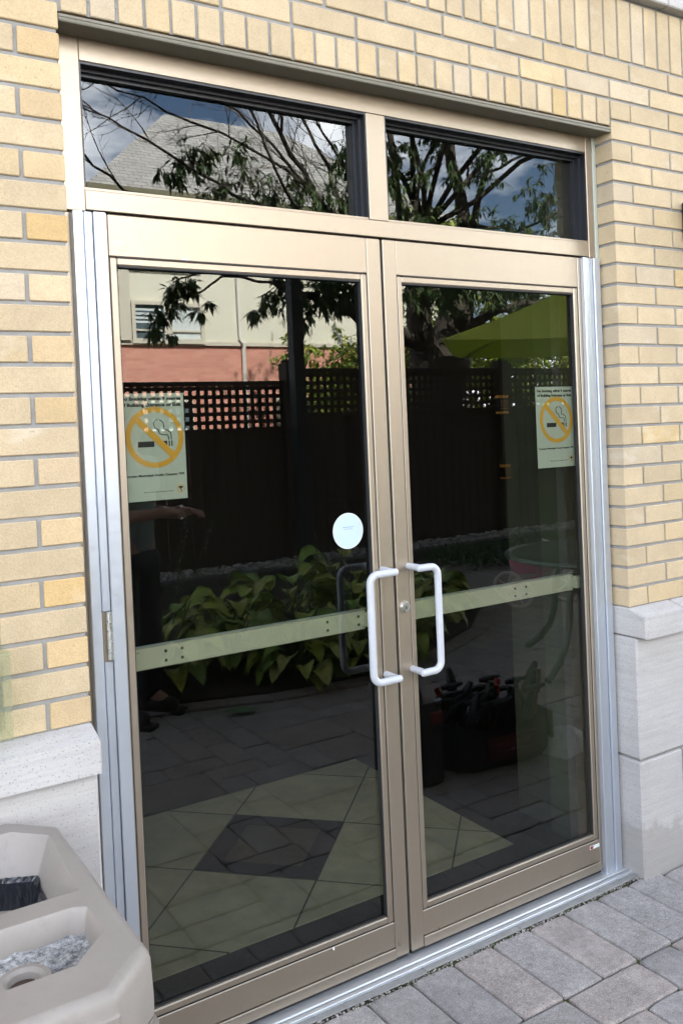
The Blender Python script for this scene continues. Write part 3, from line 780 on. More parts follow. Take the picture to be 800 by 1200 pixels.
# ------------------------------------------------------------------ fence
fn_ = thing('lattice_fence', 'dark brown board fence with square lattice top behind the planting bed', 'fence', (0, -6.8, 0))
posts = [-2.8, .33, 3.59, 6.88, 10.2, 13.4]
tops = [2.15, 2.165, 2.31, 2.31, 2.31]
for i, px_ in enumerate(posts):
    part(lambda b: (b.rbox(px_ - .115, px_ + .115, -.08, .10, 0, 2.37, .006), b.rbox(px_ - .10, px_ + .10, -.065, .085, 2.37, 2.415, .02)), 'post', M['fence'], fn_)
for i in range(5):
    a_, b_ = posts[i] + .115, posts[i + 1] - .115; T_ = tops[i]; lb = T_ - .56
    def boards(b):
        x = a_
        while x < b_ - .01:
            w_ = min(.138, b_ - x); b.rbox(x + .002, x + w_ - .002, .0 + R4.uniform(0, .004), .022, .05, lb - .03, .003); x += .14
    part(boards, 'board_panel', M['fence'], fn_)
    part(lambda b: (b.rbox(a_, b_, -.03, .035, T_ - .05, T_, .004), b.rbox(a_, b_, -.03, .035, lb - .03, lb + .035, .004), b.rbox(a_, b_, -.03, -.001, .95, 1.03, .004), b.rbox(a_, b_, -.03, -.001, .17, .25, .004)), 'rail', M['fence'], fn_)
    def lat(b):
        z = lb + .035 + .045
        while z < T_ - .06: b.box(a_, b_, .003, .013, z, z + .045); z += .095
        x = a_ + .045
        while x < b_ - .02: b.box(x, x + .045, -.009, .001, lb + .03, T_ - .045); x += .095
    part(lat, 'lattice', M['fence'], fn_)
# tall black post in front of the fence
tp = thing('tall_post', 'tall square black post rising in front of the lattice fence', 'post', (3.215, -6.0, 0))
part(lambda b: b.rbox(-.065, .065, -.065, .065, 0, 3.62, .006), 'shaft', M['black_post'], tp)
part(lambda b: b.ring_loft([[Vector((s * x_, s * y_, z)) for x_, y_ in ((-.1, -.1), (.1, -.1), (.1, .1), (-.1, .1))] for s, z in ((1, 3.62), (1, 3.66), (.2, 3.74))]), 'cap', M['black_post'], tp)
part(lambda b: b.rbox(-.11, .11, -.11, .11, 0, .02, .004), 'base_plate', M['black_post'], tp)
# amber lanterns on the fence post
def lantern(loc, s, label):
    t = thing('amber_lantern', label, 'lantern', loc, 0, 'amber perforated lanterns by the fence post')
    part(lambda b: b.box(-.085 * s, .085 * s, -.05, .05, .25 * s, .30 * s), 'lantern_cap', M['amber'], t)
    part(lambda b: b.box(-.085 * s, .085 * s, -.05, .05, 0, .035 * s), 'lantern_foot', M['amber'], t)
    part(lambda b: b.box(-.08 * s, .08 * s, -.045, .045, .035 * s, .25 * s), 'dark_screen', M['blackplastic'], t)
    def dots(b):
        for i in range(5):
            for j in range(4): b.box((-.072 + i * .032) * s, (-.058 + i * .032) * s, .045, .047, (.07 + j * .042) * s, (.088 + j * .042) * s)
    part(dots, 'perforation', M['amber'], t)
    return t
lantern((6.70, -6.60, 1.69), .82, 'amber lantern with rows of bright dots hung high on the fence post')
lantern((6.72, -6.60, .82), .62, 'small amber lantern with few dots below the other one')

# ------------------------------------------------------------------ building across the courtyard
hb = thing('stucco_house', 'cream stucco house with pink brick ground floor and grey hip roof', 'building', (0, -16, 0))
part(lambda b: b.box(4.45, 13.8, -6.8, 0, 0, 3.60), 'brick_storey', M['pink'], hb)
part(lambda b: b.box(4.43, 13.82, -6.8, .02, 3.62, 6.75), 'stucco_storey', M['stucco'], hb)
part(lambda b: b.box(4.40, 13.85, -6.8, .06, 3.57, 3.66), 'band_course', M['trim'], hb)
part(lambda b: (b.box(4.43, 4.95, .0, .12, 3.66, 6.8)), 'corner_pilaster', M['trim'], hb)
def roof_(b):
    e = [(4.0, .55, 6.78), (14.2, .55, 6.78), (14.2, -7.2, 6.78), (4.0, -7.2, 6.78)]; r_ = [(7.35, -3.3, 9.95), (10.8, -3.3, 9.95)]
    i = [b.vert(p) for p in e + r_]
    b.face([i[0], i[1], i[5], i[4]]); b.face([i[1], i[2], i[5]]); b.face([i[2], i[3], i[4], i[5]]); b.face([i[3], i[0], i[4]]); b.face([i[3], i[2], i[1], i[0]])
part(roof_, 'roof', M['shingle'], hb)
part(lambda b: (b.box(3.98, 14.22, .54, .64, 6.62, 6.80), b.box(3.9, 3.99, -7.2, .64, 6.62, 6.80)), 'gutter', simple('olive_gutter', (.16, .15, .09), .6), hb)
def hw(x0, x1, z0, z1, blind):
    f_ = MB(); w_ = .085
    f_.box(x0, x1, .0, .10, z0 - .02, z0 + w_); f_.box(x0, x1, .0, .10, z1 - w_, z1); f_.box(x0, x0 + w_, .0, .10, z0 + w_, z1 - w_); f_.box(x1 - w_, x1, .0, .10, z0 + w_, z1 - w_)
    f_.box(x0 + w_, x1 - w_, .02, .07, (z0 + z1) / 2 - .02 - .18, (z0 + z1) / 2 + .02 - .18)
    fo = f_.build('window_frame', M['trim'], hb)
    part(lambda b: b.box(x0 + w_, x1 - w_, .021, .03, z0 + w_, z1 - w_), 'window_pane', M['blind'] if blind else M['window_glass'], fo)
    if not blind:
        part(lambda b: [b.box(x0 + w_ + .02, x1 - w_ - .05, .031, .033, z0 + .42 + k * .09, z0 + .45 + k * .09 + .02) for k in range(4)], 'blind_slats', M['blind'], fo)
hw(4.98, 5.80, 3.62, 4.52, False); hw(5.80, 6.66, 3.62, 4.50, True)
for xx in (4.98, 5.80): hw(xx, xx + .84, 5.22, 6.3, False)
for xx in (9.0, 11.2): hw(xx, xx + .9, 5.1, 6.3, False)
for xx in (5.2, 8.4, 11.2): hw(xx, xx + 1.1, 1.0, 2.4, False)
def dp(b):
    b.tube([(7.52, .10, 6.75), (7.55, .07, 3.72), (7.62, .13, 3.62), (7.62, .07, 3.45), (7.62, .07, .1)], .05, 8)
smooth_angle(part(dp, 'downpipe', M['white_trim'], hb))

# ------------------------------------------------------------------ foliage tools
def leaf(b, p, d, L, W, nrm=None, droop=.25):
    d = d.normalized(); s = d.cross(Vector((0, 0, 1)))
    if s.length < .1: s = Vector((1, 0, 0))
    s.normalize(); n = s.cross(d)
    tip = p + d * L + Vector((0, 0, -droop * L))
    m1 = p + d * L * .42 + n * W * .15 + Vector((0, 0, -droop * L * .2))
    a_ = b.vert(p); l = b.vert(m1 - s * W * .5 - n * W * .2); r_ = b.vert(m1 + s * W * .5 - n * W * .2); c_ = b.vert(m1); t = b.vert(tip)
    b.face([a_, l, c_]); b.face([c_, l, t]); b.face([a_, c_, r_]); b.face([c_, t, r_])
def rdir(r, zb=0):
    while True:
        v = Vector((r.uniform(-1, 1), r.uniform(-1, 1), r.uniform(-1, 1) + zb))
        if .1 < v.length < 1.5: return v.normalized()
def cluster(lf, tw, c, rad, n, r, cols, L=.105, W=.030, hang=.6):
    nt = max(2, n // 12)
    for i in range(nt):
        d = rdir(r, .1); st_ = c + rdir(r) * rad * .35; pts_ = [st_]
        seg = rad * .30
        for k in range(4):
            d = (d + Vector((0, 0, -.22 * hang)) + rdir(r) * .25).normalized(); pts_.append(pts_[-1] + d * seg)
        tw.tube(pts_, [.006, .005, .004, .003, .002], 4, False)
        for q in range(n // nt):
            t = r.uniform(.15, 1) * 4; k = min(3, int(t)); p = pts_[k].lerp(pts_[k + 1], t - k)
            ld = (d * .4 + rdir(r) * .9 + Vector((0, 0, -hang))).normalized()
            cc = r.choice(cols); kk = r.uniform(.75, 1.25); lf.col(cc[0] * kk, cc[1] * kk, cc[2] * kk)
            leaf(lf, p, ld, L * r.uniform(.7, 1.25), W * r.uniform(.8, 1.2))
def twigs(b, pts_, r, n, ln, rad, sub=2, spread=.8):
    pts_ = [Vector(p) for p in pts_]
    for i in range(n):
        k = r.randrange(len(pts_) - 1); t = r.random(); p = pts_[k].lerp(pts_[k + 1], t); d = (pts_[k + 1] - pts_[k]).normalized()
        d = (d + rdir(r) * spread).normalized(); L = ln * r.uniform(.5, 1.2); q = [p]
        for s_ in range(5):
            d = (d + rdir(r) * .18 + Vector((0, 0, .05))).normalized(); q.append(q[-1] + d * L / 5)
        b.tube(q, [rad, rad * .85, rad * .7, rad * .55, rad * .4, rad * .25], 4, False)
        if sub: twigs(b, q, r, 3, ln * .45, rad * .55, sub - 1, .9)
def wob(pts_, r, amt, n=3):
    """subdivide and jitter a polyline"""
    out = []
    for a_, b_ in zip(pts_, pts_[1:]):
        for k in range(n):
            p = a_.lerp(b_, k / n)
            out.append(p + (rdir(r) * amt if (k or out) else Vector((0, 0, 0))))
    out.append(pts_[-1]); return out
def taper(n, a_, b_): return [a_ + (b_ - a_) * i / (n - 1) for i in range(n)]

GR = [(.06, .11, .035), (.08, .135, .045), (.05, .095, .035), (.12, .17, .05)]
r5 = random.Random(21)
# ---- the big tree behind the fence
tree = thing('old_tree', 'large forked tree with narrow drooping leaves and bare limbs behind the lattice fence', 'tree', (7.3, -8.6, 0))
T0 = Vector((7.3, -8.6, 0))
def rel(p): return Vector(p) - T0
tk = MB()
base = [(7.3, -8.6, -.1), (7.25, -8.6, .5), (7.22, -8.6, 1.4), (7.25, -8.6, 2.1), (7.28, -8.6, 2.6)]
tk.tube([rel(p) for p in base], [.52, .42, .38, .40, .46], 16)
stemL = [Vector((7.15, -8.6, 2.4)), R(495, 395, 8.6), R(490, 330, 8.5), R(474, 240, 8.3), R(462, 150, 8.1), R(455, 60, 8.0)]
stemR = [Vector((7.4, -8.6, 2.4)), R(532, 390, 8.6), R(545, 330, 8.6), R(547, 250, 8.6), R(530, 160, 8.7), R(520, 60, 8.8)]
stemM = [R(548, 320, 8.6), R(560, 255, 8.5), R(575, 190, 8.3), R(590, 120, 8.1), R(600, 40, 8)]
for st_, w in ((stemL, (.32, .20, .15, .06, .045, .03)), (stemR, (.38, .30, .22, .105, .08, .05)), (stemM, (.09, .06, .045, .035, .02))):
    pp = wob([rel(p) for p in st_], r5, .03, 3)
    rr = []
    for i in range(len(pp)): t = i / 3; k = min(len(w) - 2, int(t)); rr.append(w[k] + (w[k + 1] - w[k]) * (t - k))
    tk.tube(pp, rr, 12)
smooth_angle(tk.build('trunk', M['bark'], tree), 60)
lb_ = MB(); bt = MB(); lf = MB()
def limb(pts_, r0, r1, jit=.04, tn=0, tl=.6, tr=.008):
    pp = wob([rel(p) for p in pts_], r5, jit, 3); lb_.tube(pp, taper(len(pp), r0, r1), 8)
    if tn: twigs(bt, pp, r5, tn, tl, tr)
# leafy limb to the left seen through the left door top
limb([R(490, 400, 8.6), R(455, 385, 8.1), R(422, 371, 7.7), R(392, 356, 7.4), R(360, 345, 7.2), R(322, 330, 7.0)], .12, .03)
limb([R(322, 330, 7.0), R(262, 322, 6.8), R(240, 340, 6.8), R(212, 349, 6.7), R(190, 370, 6.7)], .018, .006, .02)
limb([R(340, 318, 7.1), R(262, 319, 6.9), R(232, 318, 6.8), R(205, 330, 6.8)], .022, .008, .015)
# bare limbs in the left transom
mainb = [R(486, 330, 8.4), R(450, 290, 7.9), R(405, 262, 7.4)]
limb(mainb, .12, .07)
bare = [
 ([(405, 262, 7.4), (372, 225, 7.2), (335, 150, 7.0), (300, 90, 6.9), (270, 30, 6.8)], .055, .02),
 ([(400, 260, 7.4), (345, 195, 7.1), (262, 150, 6.8), (170, 112, 6.5), (70, 70, 6.2)], .034, .008),
 ([(396, 262, 7.4), (300, 236, 7.0), (236, 195, 6.7), (150, 148, 6.4), (80, 105, 6.2)], .040, .008),
 ([(380, 262, 7.2), (220, 248, 6.7), (150, 216, 6.4), (96, 172, 6.2), (40, 140, 6.1)], .030, .012),
 ([(408, 258, 7.4), (388, 190, 7.5), (355, 130, 7.6), (320, 70, 7.6)], .045, .015),
 ([(430, 275, 7.6), (412, 200, 7.8), (384, 150, 7.9), (345, 100, 8.0)], .04, .012),
 ([(372, 225, 7.2), (300, 140, 7.0), (240, 100, 6.9), (190, 60, 6.8)], .03, .008),
 ([(335, 150, 7.0), (330, 100, 7.0), (318, 40, 7.1)], .03, .012),
 ([(360, 250, 7.1), (330, 200, 6.6), (290, 110, 6.3), (260, 60, 6.2)], .03, .01),
]
for pts_, a_, b_ in bare: limb([R(*p) for p in pts_], a_ * .7, b_ * .7, .035, 9, 1.0, .008)
# limb arching over the umbrella
limb([R(535, 398, 8.5), R(556, 378, 8.2), R(585, 362, 8.0), R(625, 354, 7.7), (R(680, 350, 7.3))], .10, .04)
limb([R(575, 200, 8.3), R(620, 180, 8.0), R(665, 150, 7.6), R(700, 120, 7.3)], .025, .010, .04, 4)
limb([R(560, 262, 8.4), R(610, 268, 8.0), R(660, 245, 7.6), R(705, 225, 7.3)], .030, .012, .04, 4)
limb([R(468, 200, 8.2), R(500, 215, 8.0), R(520, 180, 7.8), R(560, 140, 7.6)], .035, .012, .04, 3)
limb([R(474, 262, 8.3), R(490, 245, 8.2), R(505, 190, 8.1), R(525, 120, 8.0)], .045, .02)
def cl(px, py, Y, rpx, n, **kw):
    c = rel(R(px, py, Y)); sc_ = (Y + 2.09) / .9 / F
    cluster(lf, bt, c, rpx * sc_, int(n * 1.7), r5, GR, L=.125, W=.036, **kw)
for a_ in ((222, 190, 6.9, 24, 90), (200, 196, 6.8, 16, 40), (246, 170, 6.9, 20, 60), (285, 178, 7.0, 22, 70), (292, 215, 7.1, 26, 80), (262, 215, 7, 20, 50), (330, 235, 7.2, 26, 80),
           (362, 212, 7.3, 26, 100), (385, 232, 7.3, 28, 120), (412, 225, 7.4, 24, 100), (408, 165, 7.5, 16, 50), (415, 190, 7.5, 18, 60), (398, 185, 7.5, 12, 24), (345, 248, 7.2, 24, 70), (235, 238, 6.9, 20, 30),
           (212, 336, 6.8, 12, 44), (198, 345, 6.8, 11, 40), (186, 368, 6.7, 12, 44), (190, 392, 6.7, 12, 40), (205, 355, 6.8, 12, 40), (178, 385, 6.7, 9, 22), (222, 328, 6.8, 13, 50), (235, 365, 6.7, 9, 24), (243, 352, 6.7, 7, 12),
           (302, 362, 7.0, 12, 40), (314, 352, 7.0, 13, 44), (325, 340, 7.1, 14, 46), (330, 330, 7.1, 16, 60), (352, 345, 7.2, 17, 90), (370, 352, 7.2, 18, 110), (392, 343, 7.4, 20, 130), (412, 345, 7.5, 20, 130), (424, 335, 7.6, 20, 120), (360, 370, 7.2, 12, 40), (378, 330, 7.3, 18, 100), (402, 325, 7.4, 18, 100)):
    cl(*a_)
for i in range(64):
    px = r5.uniform(450, 690); py = r5.uniform(130, 300)
    if 590 < px < 655 and 160 < py < 215 and r5.random() < .8: continue
    if 556 < px < 600 and 205 < py < 250 and r5.random() < .6: continue
    if 478 < px < 492 and 150 < py < 200: continue
    cl(px, py, r5.uniform(7.3, 8.8), r5.uniform(15, 24), r5.randint(30, 60))
for i in range(34): cl(r5.uniform(470, 690), r5.uniform(318, 352), r5.uniform(7.3, 8.6), 20, 60)
for i in range(16): cl(r5.uniform(590, 690), r5.uniform(350, 372), r5.uniform(7.6, 8.6), 16, 40)
# rest of the crown above the doors' view
for i in range(60): cl(r5.uniform(400, 760), r5.uniform(-120, 130), r5.uniform(7, 10), 40, 60)
# unseen canopy added high over the terrace to cut skylight and darken it
for i in range(7):
    a_ = -.9 + i * .42; q0 = Vector((-.2, .1, 4.6)); q3 = Vector((-6.5 + i * 2.0, 3.2 + 1.2 * math.sin(i * 2.1), 6.6 + .5 * math.cos(i * 1.7)))
    lb_.tube(wob([q0, q0.lerp(q3, .35) + Vector((0, 0, .8)), q0.lerp(q3, .7) + Vector((0, 0, .7)), q3], r5, .08, 3), taper(10, .045, .012), 7)
for i in range(420):
    x_, y_ = r5.uniform(-9, 5), r5.uniform(.7, 6.6); zl = max(5.6, 2.3 + .48 * (10.7 - y_))
    if y_ > 4.6 or (x_ > -4.4 and y_ > 2.4): continue
    cluster(lf, bt, Vector((x_, y_, zl + r5.uniform(0, 1.6))), .7, 46, r5, GR, L=.26, W=.10, hang=.2)
lb_.build('limb', M['bark'], tree, smooth=True); bt.build('twig', M['twig'], tree); lf.build('crown', M['leaf'], tree)

# ---- sunlit trees farther back
YG = [(.22, .30, .04), (.30, .36, .05), (.18, .26, .04), (.40, .43, .07), (.12, .19, .03)]
def bush_tree(name, label, cat, loc, crowns, trunk_h, seed, cols=YG, n=900, L=.16, W=.08, group=None):
    r = random.Random(seed); t = thing(name, label, cat, loc, 0, group)
    b = MB(); b.tube([(0, 0, -.05), (.05, 0, trunk_h * .5), (0, .05, trunk_h)], [.16, .12, .08], 8)
    w = MB(); l = MB()
    for (x, y, z, ra) in crowns:
        b.tube([(0, 0, trunk_h * .8), (x * .5, y * .5, (z + trunk_h * .8) / 2), (x, y, z)], [.07, .05, .02], 6)
        for i in range(int(n * ra / 24)):
            d = rdir(r); p = Vector((x, y, z)) + Vector((d.x * ra, d.y * ra, d.z * ra * .8)) * (r.random() ** .45)
            cluster(l, w, p, .28, 24, r, cols, L, W, .2)
    b.build('trunk', M['bark'], t); l.absorb(w); l.build('crown', [M['leaf'], M['bark']], t)
    return t
gp = 'sunlit trees beyond the fence'
bush_tree('garden_shrub', 'bright green rounded shrub against the pink brick wall', 'shrub', R(405, 440, 13.2) * 1 - Vector((0, 0, R(405, 440, 13.2).z)), [(0, 0, 2.6, .7), (.6, 0, 2.2, .7), (-.4, .1, 2.2, .6), (.3, .2, 3.0, .4)], 2.2, 31, n=1000, L=.14, W=.07)
bush_tree('leafy_tree', 'yellow green sunlit tree right behind the fork of the old tree', 'tree', (10.2, -12.5, 0), [(0, 0, 4.2, 1.5), (1.2, .3, 3.0, 1.3), (-1.0, .2, 3.2, 1.1), (.4, -.3, 5.6, 1.3)], 3.0, 33, n=900, group=gp)
bush_tree('leafy_tree', 'yellow green sunlit tree seen over the tip of the green umbrella', 'tree', (13.3, -13.0, 0), [(0, 0, 3.6, 1.6), (1.4, .3, 3.0, 1.4), (-1.2, .2, 2.8, 1.3), (.4, -.3, 5.3, 1.5)], 3.0, 34, n=800, group=gp)
bush_tree('leafy_tree', 'yellow green sunlit tree farthest from the house, beyond the umbrella canopy', 'tree', (16.6, -13.5, 0), [(0, 0, 3.8, 1.7), (1.4, .3, 3.0, 1.5), (-1.3, .2, 2.8, 1.4), (.2, -.3, 5.3, 1.5)], 3.0, 35, n=700, group=gp)

hg_ = MB(); r9 = random.Random(12); wd = MB()
for i in range(640):
    cluster(hg_, wd, Vector((r9.uniform(8.0, 21), r9.uniform(-14.8, -14.0), r9.uniform(.2, 3.5))), .4, 30, r9, YG, .18, .09, .2)
hd_ = thing('hedge', 'sunlit clipped hedge glimpsed through the fence lattice on the right', 'hedge'); hg_.absorb(wd); hg_.build('foliage', [M['leaf'], M['bark']], hd_)
# ------------------------------------------------------------------ hosta bed
HC = [(.52, .58, .10), (.40, .50, .08), (.62, .64, .20), (.26, .40, .07)]
def hosta_mesh(seed, h, rad, n):
    b = MB(); r = random.Random(seed)
    for i in range(n):
        az = r.uniform(0, 2 * PI); ring = r.random(); el = 1.25 - ring * .85
        d = Vector((math.cos(az) * math.cos(el), math.sin(az) * math.cos(el), math.sin(el)))
        stem = h * (1 - ring * .35) * r.uniform(.75, 1.05)
        p0 = Vector((0, 0, .03)); p1 = d * stem * .75
        L = rad * r.uniform(.45, .75); W = L * r.uniform(.62, .80)
        out = Vector((math.cos(az), math.sin(az), 0)); side = Vector((-math.sin(az), math.cos(az), 0))
        cc = r.choice(HC); k = r.uniform(.8, 1.2)
        b.col(.10, .14, .04); b.tube([p0, p0.lerp(p1, .5) + Vector((0, 0, .02)), p1], [.007, .006, .005], 5, False)
        rows = 8; ids = []; ang = el * .55; p = p1.copy(); droop = r.uniform(.16, .30)
        tw_ = r.uniform(-.35, .35); sd = (side + Vector((0, 0, tw_))).normalized()
        for q in range(rows + 1):
            t = q / rows; w = W * math.sin(PI * min(1, (t * .93 + .06)) ** .75) * (1 - .15 * t)
            if q == rows: w = .002
            row = []
            for sx_ in (-1, -.62, 0, .62, 1):
                off = sd * (w * .5 * sx_); lift = abs(sx_) ** 1.5 * w * .22 + .006 * math.sin(q * 2.2 + sx_ * 3)
                edge = abs(sx_) > .9
                kk = k * (1.0 if not edge else .42) * (.86 if sx_ == 0 else 1) * (1 + .12 * math.sin(q * 3))
                b.col(cc[0] * kk * (1 if not edge else .75), cc[1] * kk, cc[2] * kk)
                row.append(b.vert(p + off + Vector((0, 0, lift))))
            ids.append(row)
            step = L / rows; p = p + (out * math.cos(ang) + Vector((0, 0, math.sin(ang)))) * step; ang -= droop
        for a_, c_ in zip(ids, ids[1:]):
            for m_ in range(4): b.face([a_[m_], a_[m_ + 1], c_[m_ + 1], c_[m_]])
    return b
HB = 'hostas in the planting bed'
def make_hosta(loc, seed, label, h=.46, rad=.34, n=30):
    t = thing('hosta_plant', label, 'plant', loc, 0, HB); h *= 1.28
    o = hosta_mesh(seed, h, rad, int(n * 1.35)).build('leaves', M['hosta'], t); smooth_angle(o, 80)
    return t
h1 = make_hosta((1.22, -2.70, .02), 1, 'low yellow green hosta spilling over the front of the bed', .36, .34, 34)
h2 = make_hosta((.48, -3.15, .02), 2, 'upright hosta with broad leaves beside the standing man', .56, .38, 30)
h3 = make_hosta((1.95, -3.1, .02), 3, 'large hosta with pale leaves behind the left door pull handle', .52, .40, 34)
make_hosta((.98, -3.2, .02), 4, 'hosta second from the standing man, behind the push bar', .50, .38, 30)
make_hosta((1.52, -3.42, .02), 5, 'hosta in the middle of the bed, behind the low front one', .56, .42, 34)
make_hosta((1.62, -2.68, .02), 6, 'hosta at the front edge of the bed, beside the low one', .32, .32, 28)
make_hosta((2.45, -3.15, .02), 7, 'hosta seen between the two door handles', .44, .36, 28)
make_hosta((2.95, -3.55, .02), 8, 'last hosta at the corner of the bed beside the path', .36, .36, 26)
make_hosta((.1, -3.5, .02), 10, 'hosta behind the standing man', .46, .36, 26)
make_hosta((2.35, -3.8, .02), 12, 'pale tall hosta at the back of the bed', .60, .42, 30)
make_hosta((2.05, -2.80, .02), 13, 'hosta at the curved edge of the bed under the right push bar', .34, .34, 26)
# wispy flower stalks
def stalks(loc, seed, label, n=9, h=.95):
    r = random.Random(seed); t = thing('flowering_plant', label, 'plant', loc, 0, 'wispy flowering plants in the bed')
    b = MB(); l = MB()
    for i in range(n):
        d = Vector((r.uniform(-.25, .25), r.uniform(-.25, .25), 1)).normalized(); H = h * r.uniform(.6, 1.1); q = [Vector((r.uniform(-.1, .1), r.uniform(-.1, .1), 0))]
        for k in range(6): d = (d + rdir(r) * .08).normalized(); q.append(q[-1] + d * H / 6)
        b.col(.10, .11, .06); b.tube(q, [.004, .004, .003, .003, .002, .002, .001], 4, False)
        for k in range(46):
            tt = r.uniform(.25, 1) * 6; kk = min(5, int(tt)); p = q[kk].lerp(q[kk + 1], tt - kk)
            c_ = (.26, .26, .22) if tt > 4 else (.05, .09, .03); l.col(*c_); leaf(l, p, rdir(r, .3), .035 if tt > 4 else .06, .012 if tt > 4 else .02)
    b.build('stem', M['leaf'], t); l.build('foliage', M['leaf'], t); return t
stalks((.35, -3.9, .02), 1, 'thin seedy flower stalks behind the upright hosta'); stalks((.85, -4.1, .02), 2, 'thin flower stalks above the middle hostas', 10, 1.0)
stalks((1.45, -3.05, .02), 3, 'fine dark feathery plant among the front hostas', 12, .62); stalks((2.0, -3.6, .02), 4, 'fine feathery plant behind the large pale hosta', 10, .75)
# low ground cover beyond the path
gc = MB(); r6 = random.Random(8)
for i in range(5200):
    p = Vector((r6.uniform(4.6, 9.6), r6.uniform(-5.95, -4.9), r6.uniform(0, .16))); k = r6.uniform(.6, 1.3); gc.col(.05 * k, .10 * k, .03 * k); leaf(gc, p, rdir(r6, .8), .07, .035)
tag(gc.build('ground_cover', M['leaf']), 'low dark green ground cover along the foot of the fence beyond the path', 'ground cover', kind='stuff')
# fallen leaf
fb = MB(); fb.col(.10, .22, .08); leaf(fb, Vector((-.12, 0, .03)), Vector((1, .25, .0)), .26, .09, droop=.05)
tag(fb.build('fallen_leaf', M['hosta'], loc=(.62, -2.36, .0)), 'single broken green leaf lying on the pavers before the bed', 'leaf')

# ------------------------------------------------------------------ umbrella, table, tricycle
um = thing('patio_umbrella', 'lime green square patio umbrella open over the terrace', 'umbrella', (4.78, -3.6, 0))
def cn(b):
    hd_ = 1.556; ap = (0, 0, 2.80); n_ = 4; K = 8
    cor = [Vector((-hd_, 0, 2.29)), Vector((0, hd_, 2.29)), Vector((hd_, 0, 2.29)), Vector((0, -hd_, 2.29))]
    top = Vector(ap)
    for i in range(4):
        a_, c_ = cor[i], cor[(i + 1) % 4]; prev = None
        for u in range(K + 1):
            row = []
            for v_ in range(K + 1):
                p = a_.lerp(c_, v_ / K); q = top.lerp(p, u / K); sag = math.sin(PI * v_ / K) * .05 * (u / K) + math.sin(PI * u / K) * .02
                row.append(b.vert(q - Vector((0, 0, sag))))
            if prev:
                for v_ in range(K): b.face([prev[v_], prev[v_ + 1], row[v_ + 1], row[v_]])
            prev = row
part(cn, 'canopy', M['canvas'], um)
smooth_angle(part(lambda b: b.tube([(0, 0, .05), (0, 0, 2.86)], .024, 12), 'pole', M['steel'], um))
for i in range(4):
    a_ = i * PI / 2
    part(lambda b: b.tube([(0, 0, 2.74), (1.5 * math.cos(a_), 1.5 * math.sin(a_), 2.275)], .009, 6), 'rib', M['steel'], um)
part(lambda b: b.lathe([(.0, 0), (.26, 0), (.26, .05), (.05, .09), (.04, .35), (.0, .35)], (0, 0, 0), 20), 'base', M['blackplastic'], um)
tb = thing('patio_table', 'round grey mesh patio table with curved legs near the right door', 'table', (2.93, -1.74, 0))
def tt(b):
    r_ = .60
    for rr in (r_, r_ - .02): b.tube([(rr * math.cos(2 * PI * i / 40), rr * math.sin(2 * PI * i / 40), .715) for i in range(41)], .014, 6, False)
    n = 36
    for i in range(-n, n + 1):
        o_ = i * r_ / n; w = math.sqrt(max(0, r_ * r_ - o_ * o_))
        b.box(o_ - .0028, o_ + .0028, -w, w, .716, .720); b.box(-w, w, o_ - .0028, o_ + .0028, .7205, .7245)
part(tt, 'tabletop', M['table'], tb)
for i in range(4):
    a_ = math.radians(172 + 90 * i); ca, sa = math.cos(a_), math.sin(a_)
    pts_ = [(.62, .02), (.58, .04), (.50, .10), (.42, .20), (.38, .32), (.37, .45), (.33, .58), (.22, .68), (.08, .71)]
    smooth_angle(part(lambda b: b.tube([(ca * q, sa * q, z) for q, z in pts_], .022, 10), 'leg', M['table'], tb))
tri = thing('toy_tricycle', 'toy tricycle with pink bucket seat and pale wheels', 'tricycle', (4.05, -3.43, 0), math.radians(30))
def wheel(x, y, rad, nm='wheel'):
    w = part(lambda b: b.tube([(x + rad * math.cos(2 * PI * i / 28), y, rad + rad * math.sin(2 * PI * i / 28)) for i in range(29)], .016, 8, False), nm, M['white_plastic'], tri)
    part(lambda b: ([b.tube([(x, y, rad), (x + rad * math.cos(2 * PI * i / 5), y, rad + rad * math.sin(2 * PI * i / 5))], .009, 5) for i in range(5)], b.tube([(x, y - .03, rad), (x, y + .03, rad)], .02, 10)), 'spokes', M['white_plastic'], w)
wheel(-.22, .20, .115); wheel(-.22, -.20, .115); wheel(.26, 0, .15)
part(lambda b: (b.tube([(-.22, -.2, .115), (-.22, .2, .115)], .011, 8), b.tube([(-.22, 0, .14), (0, 0, .22), (.18, 0, .36)], .018, 8)), 'frame', M['pink_plastic'], tri)
part(lambda b: b.lathe([(.0, .26), (.10, .26), (.14, .32), (.15, .38), (.135, .385), (.12, .33), (.0, .29)], (-.10, 0, 0), 20), 'seat', M['pink_plastic'], tri)
part(lambda b: (b.tube([(.26, -.05, .15), (.24, -.05, .34), (.20, 0, .40)], .010, 6), b.tube([(.26, .05, .15), (.24, .05, .34), (.20, 0, .40)], .010, 6), b.tube([(.20, 0, .38), (.15, 0, .50)], .012, 6)), 'fork', M['white_plastic'], tri)
part(lambda b: b.tube([(.10, -.16, .52), (.15, -.08, .50), (.15, .08, .50), (.10, .16, .52)], .012, 8), 'handlebar', M['white_plastic'], tri)
part(lambda b: b.tube([(.26, -.10, .10), (.26, -.04, .15), (.26, .04, .15), (.26, .10, .20)], .010, 6), 'pedal_crank', M['white_plastic'], tri)

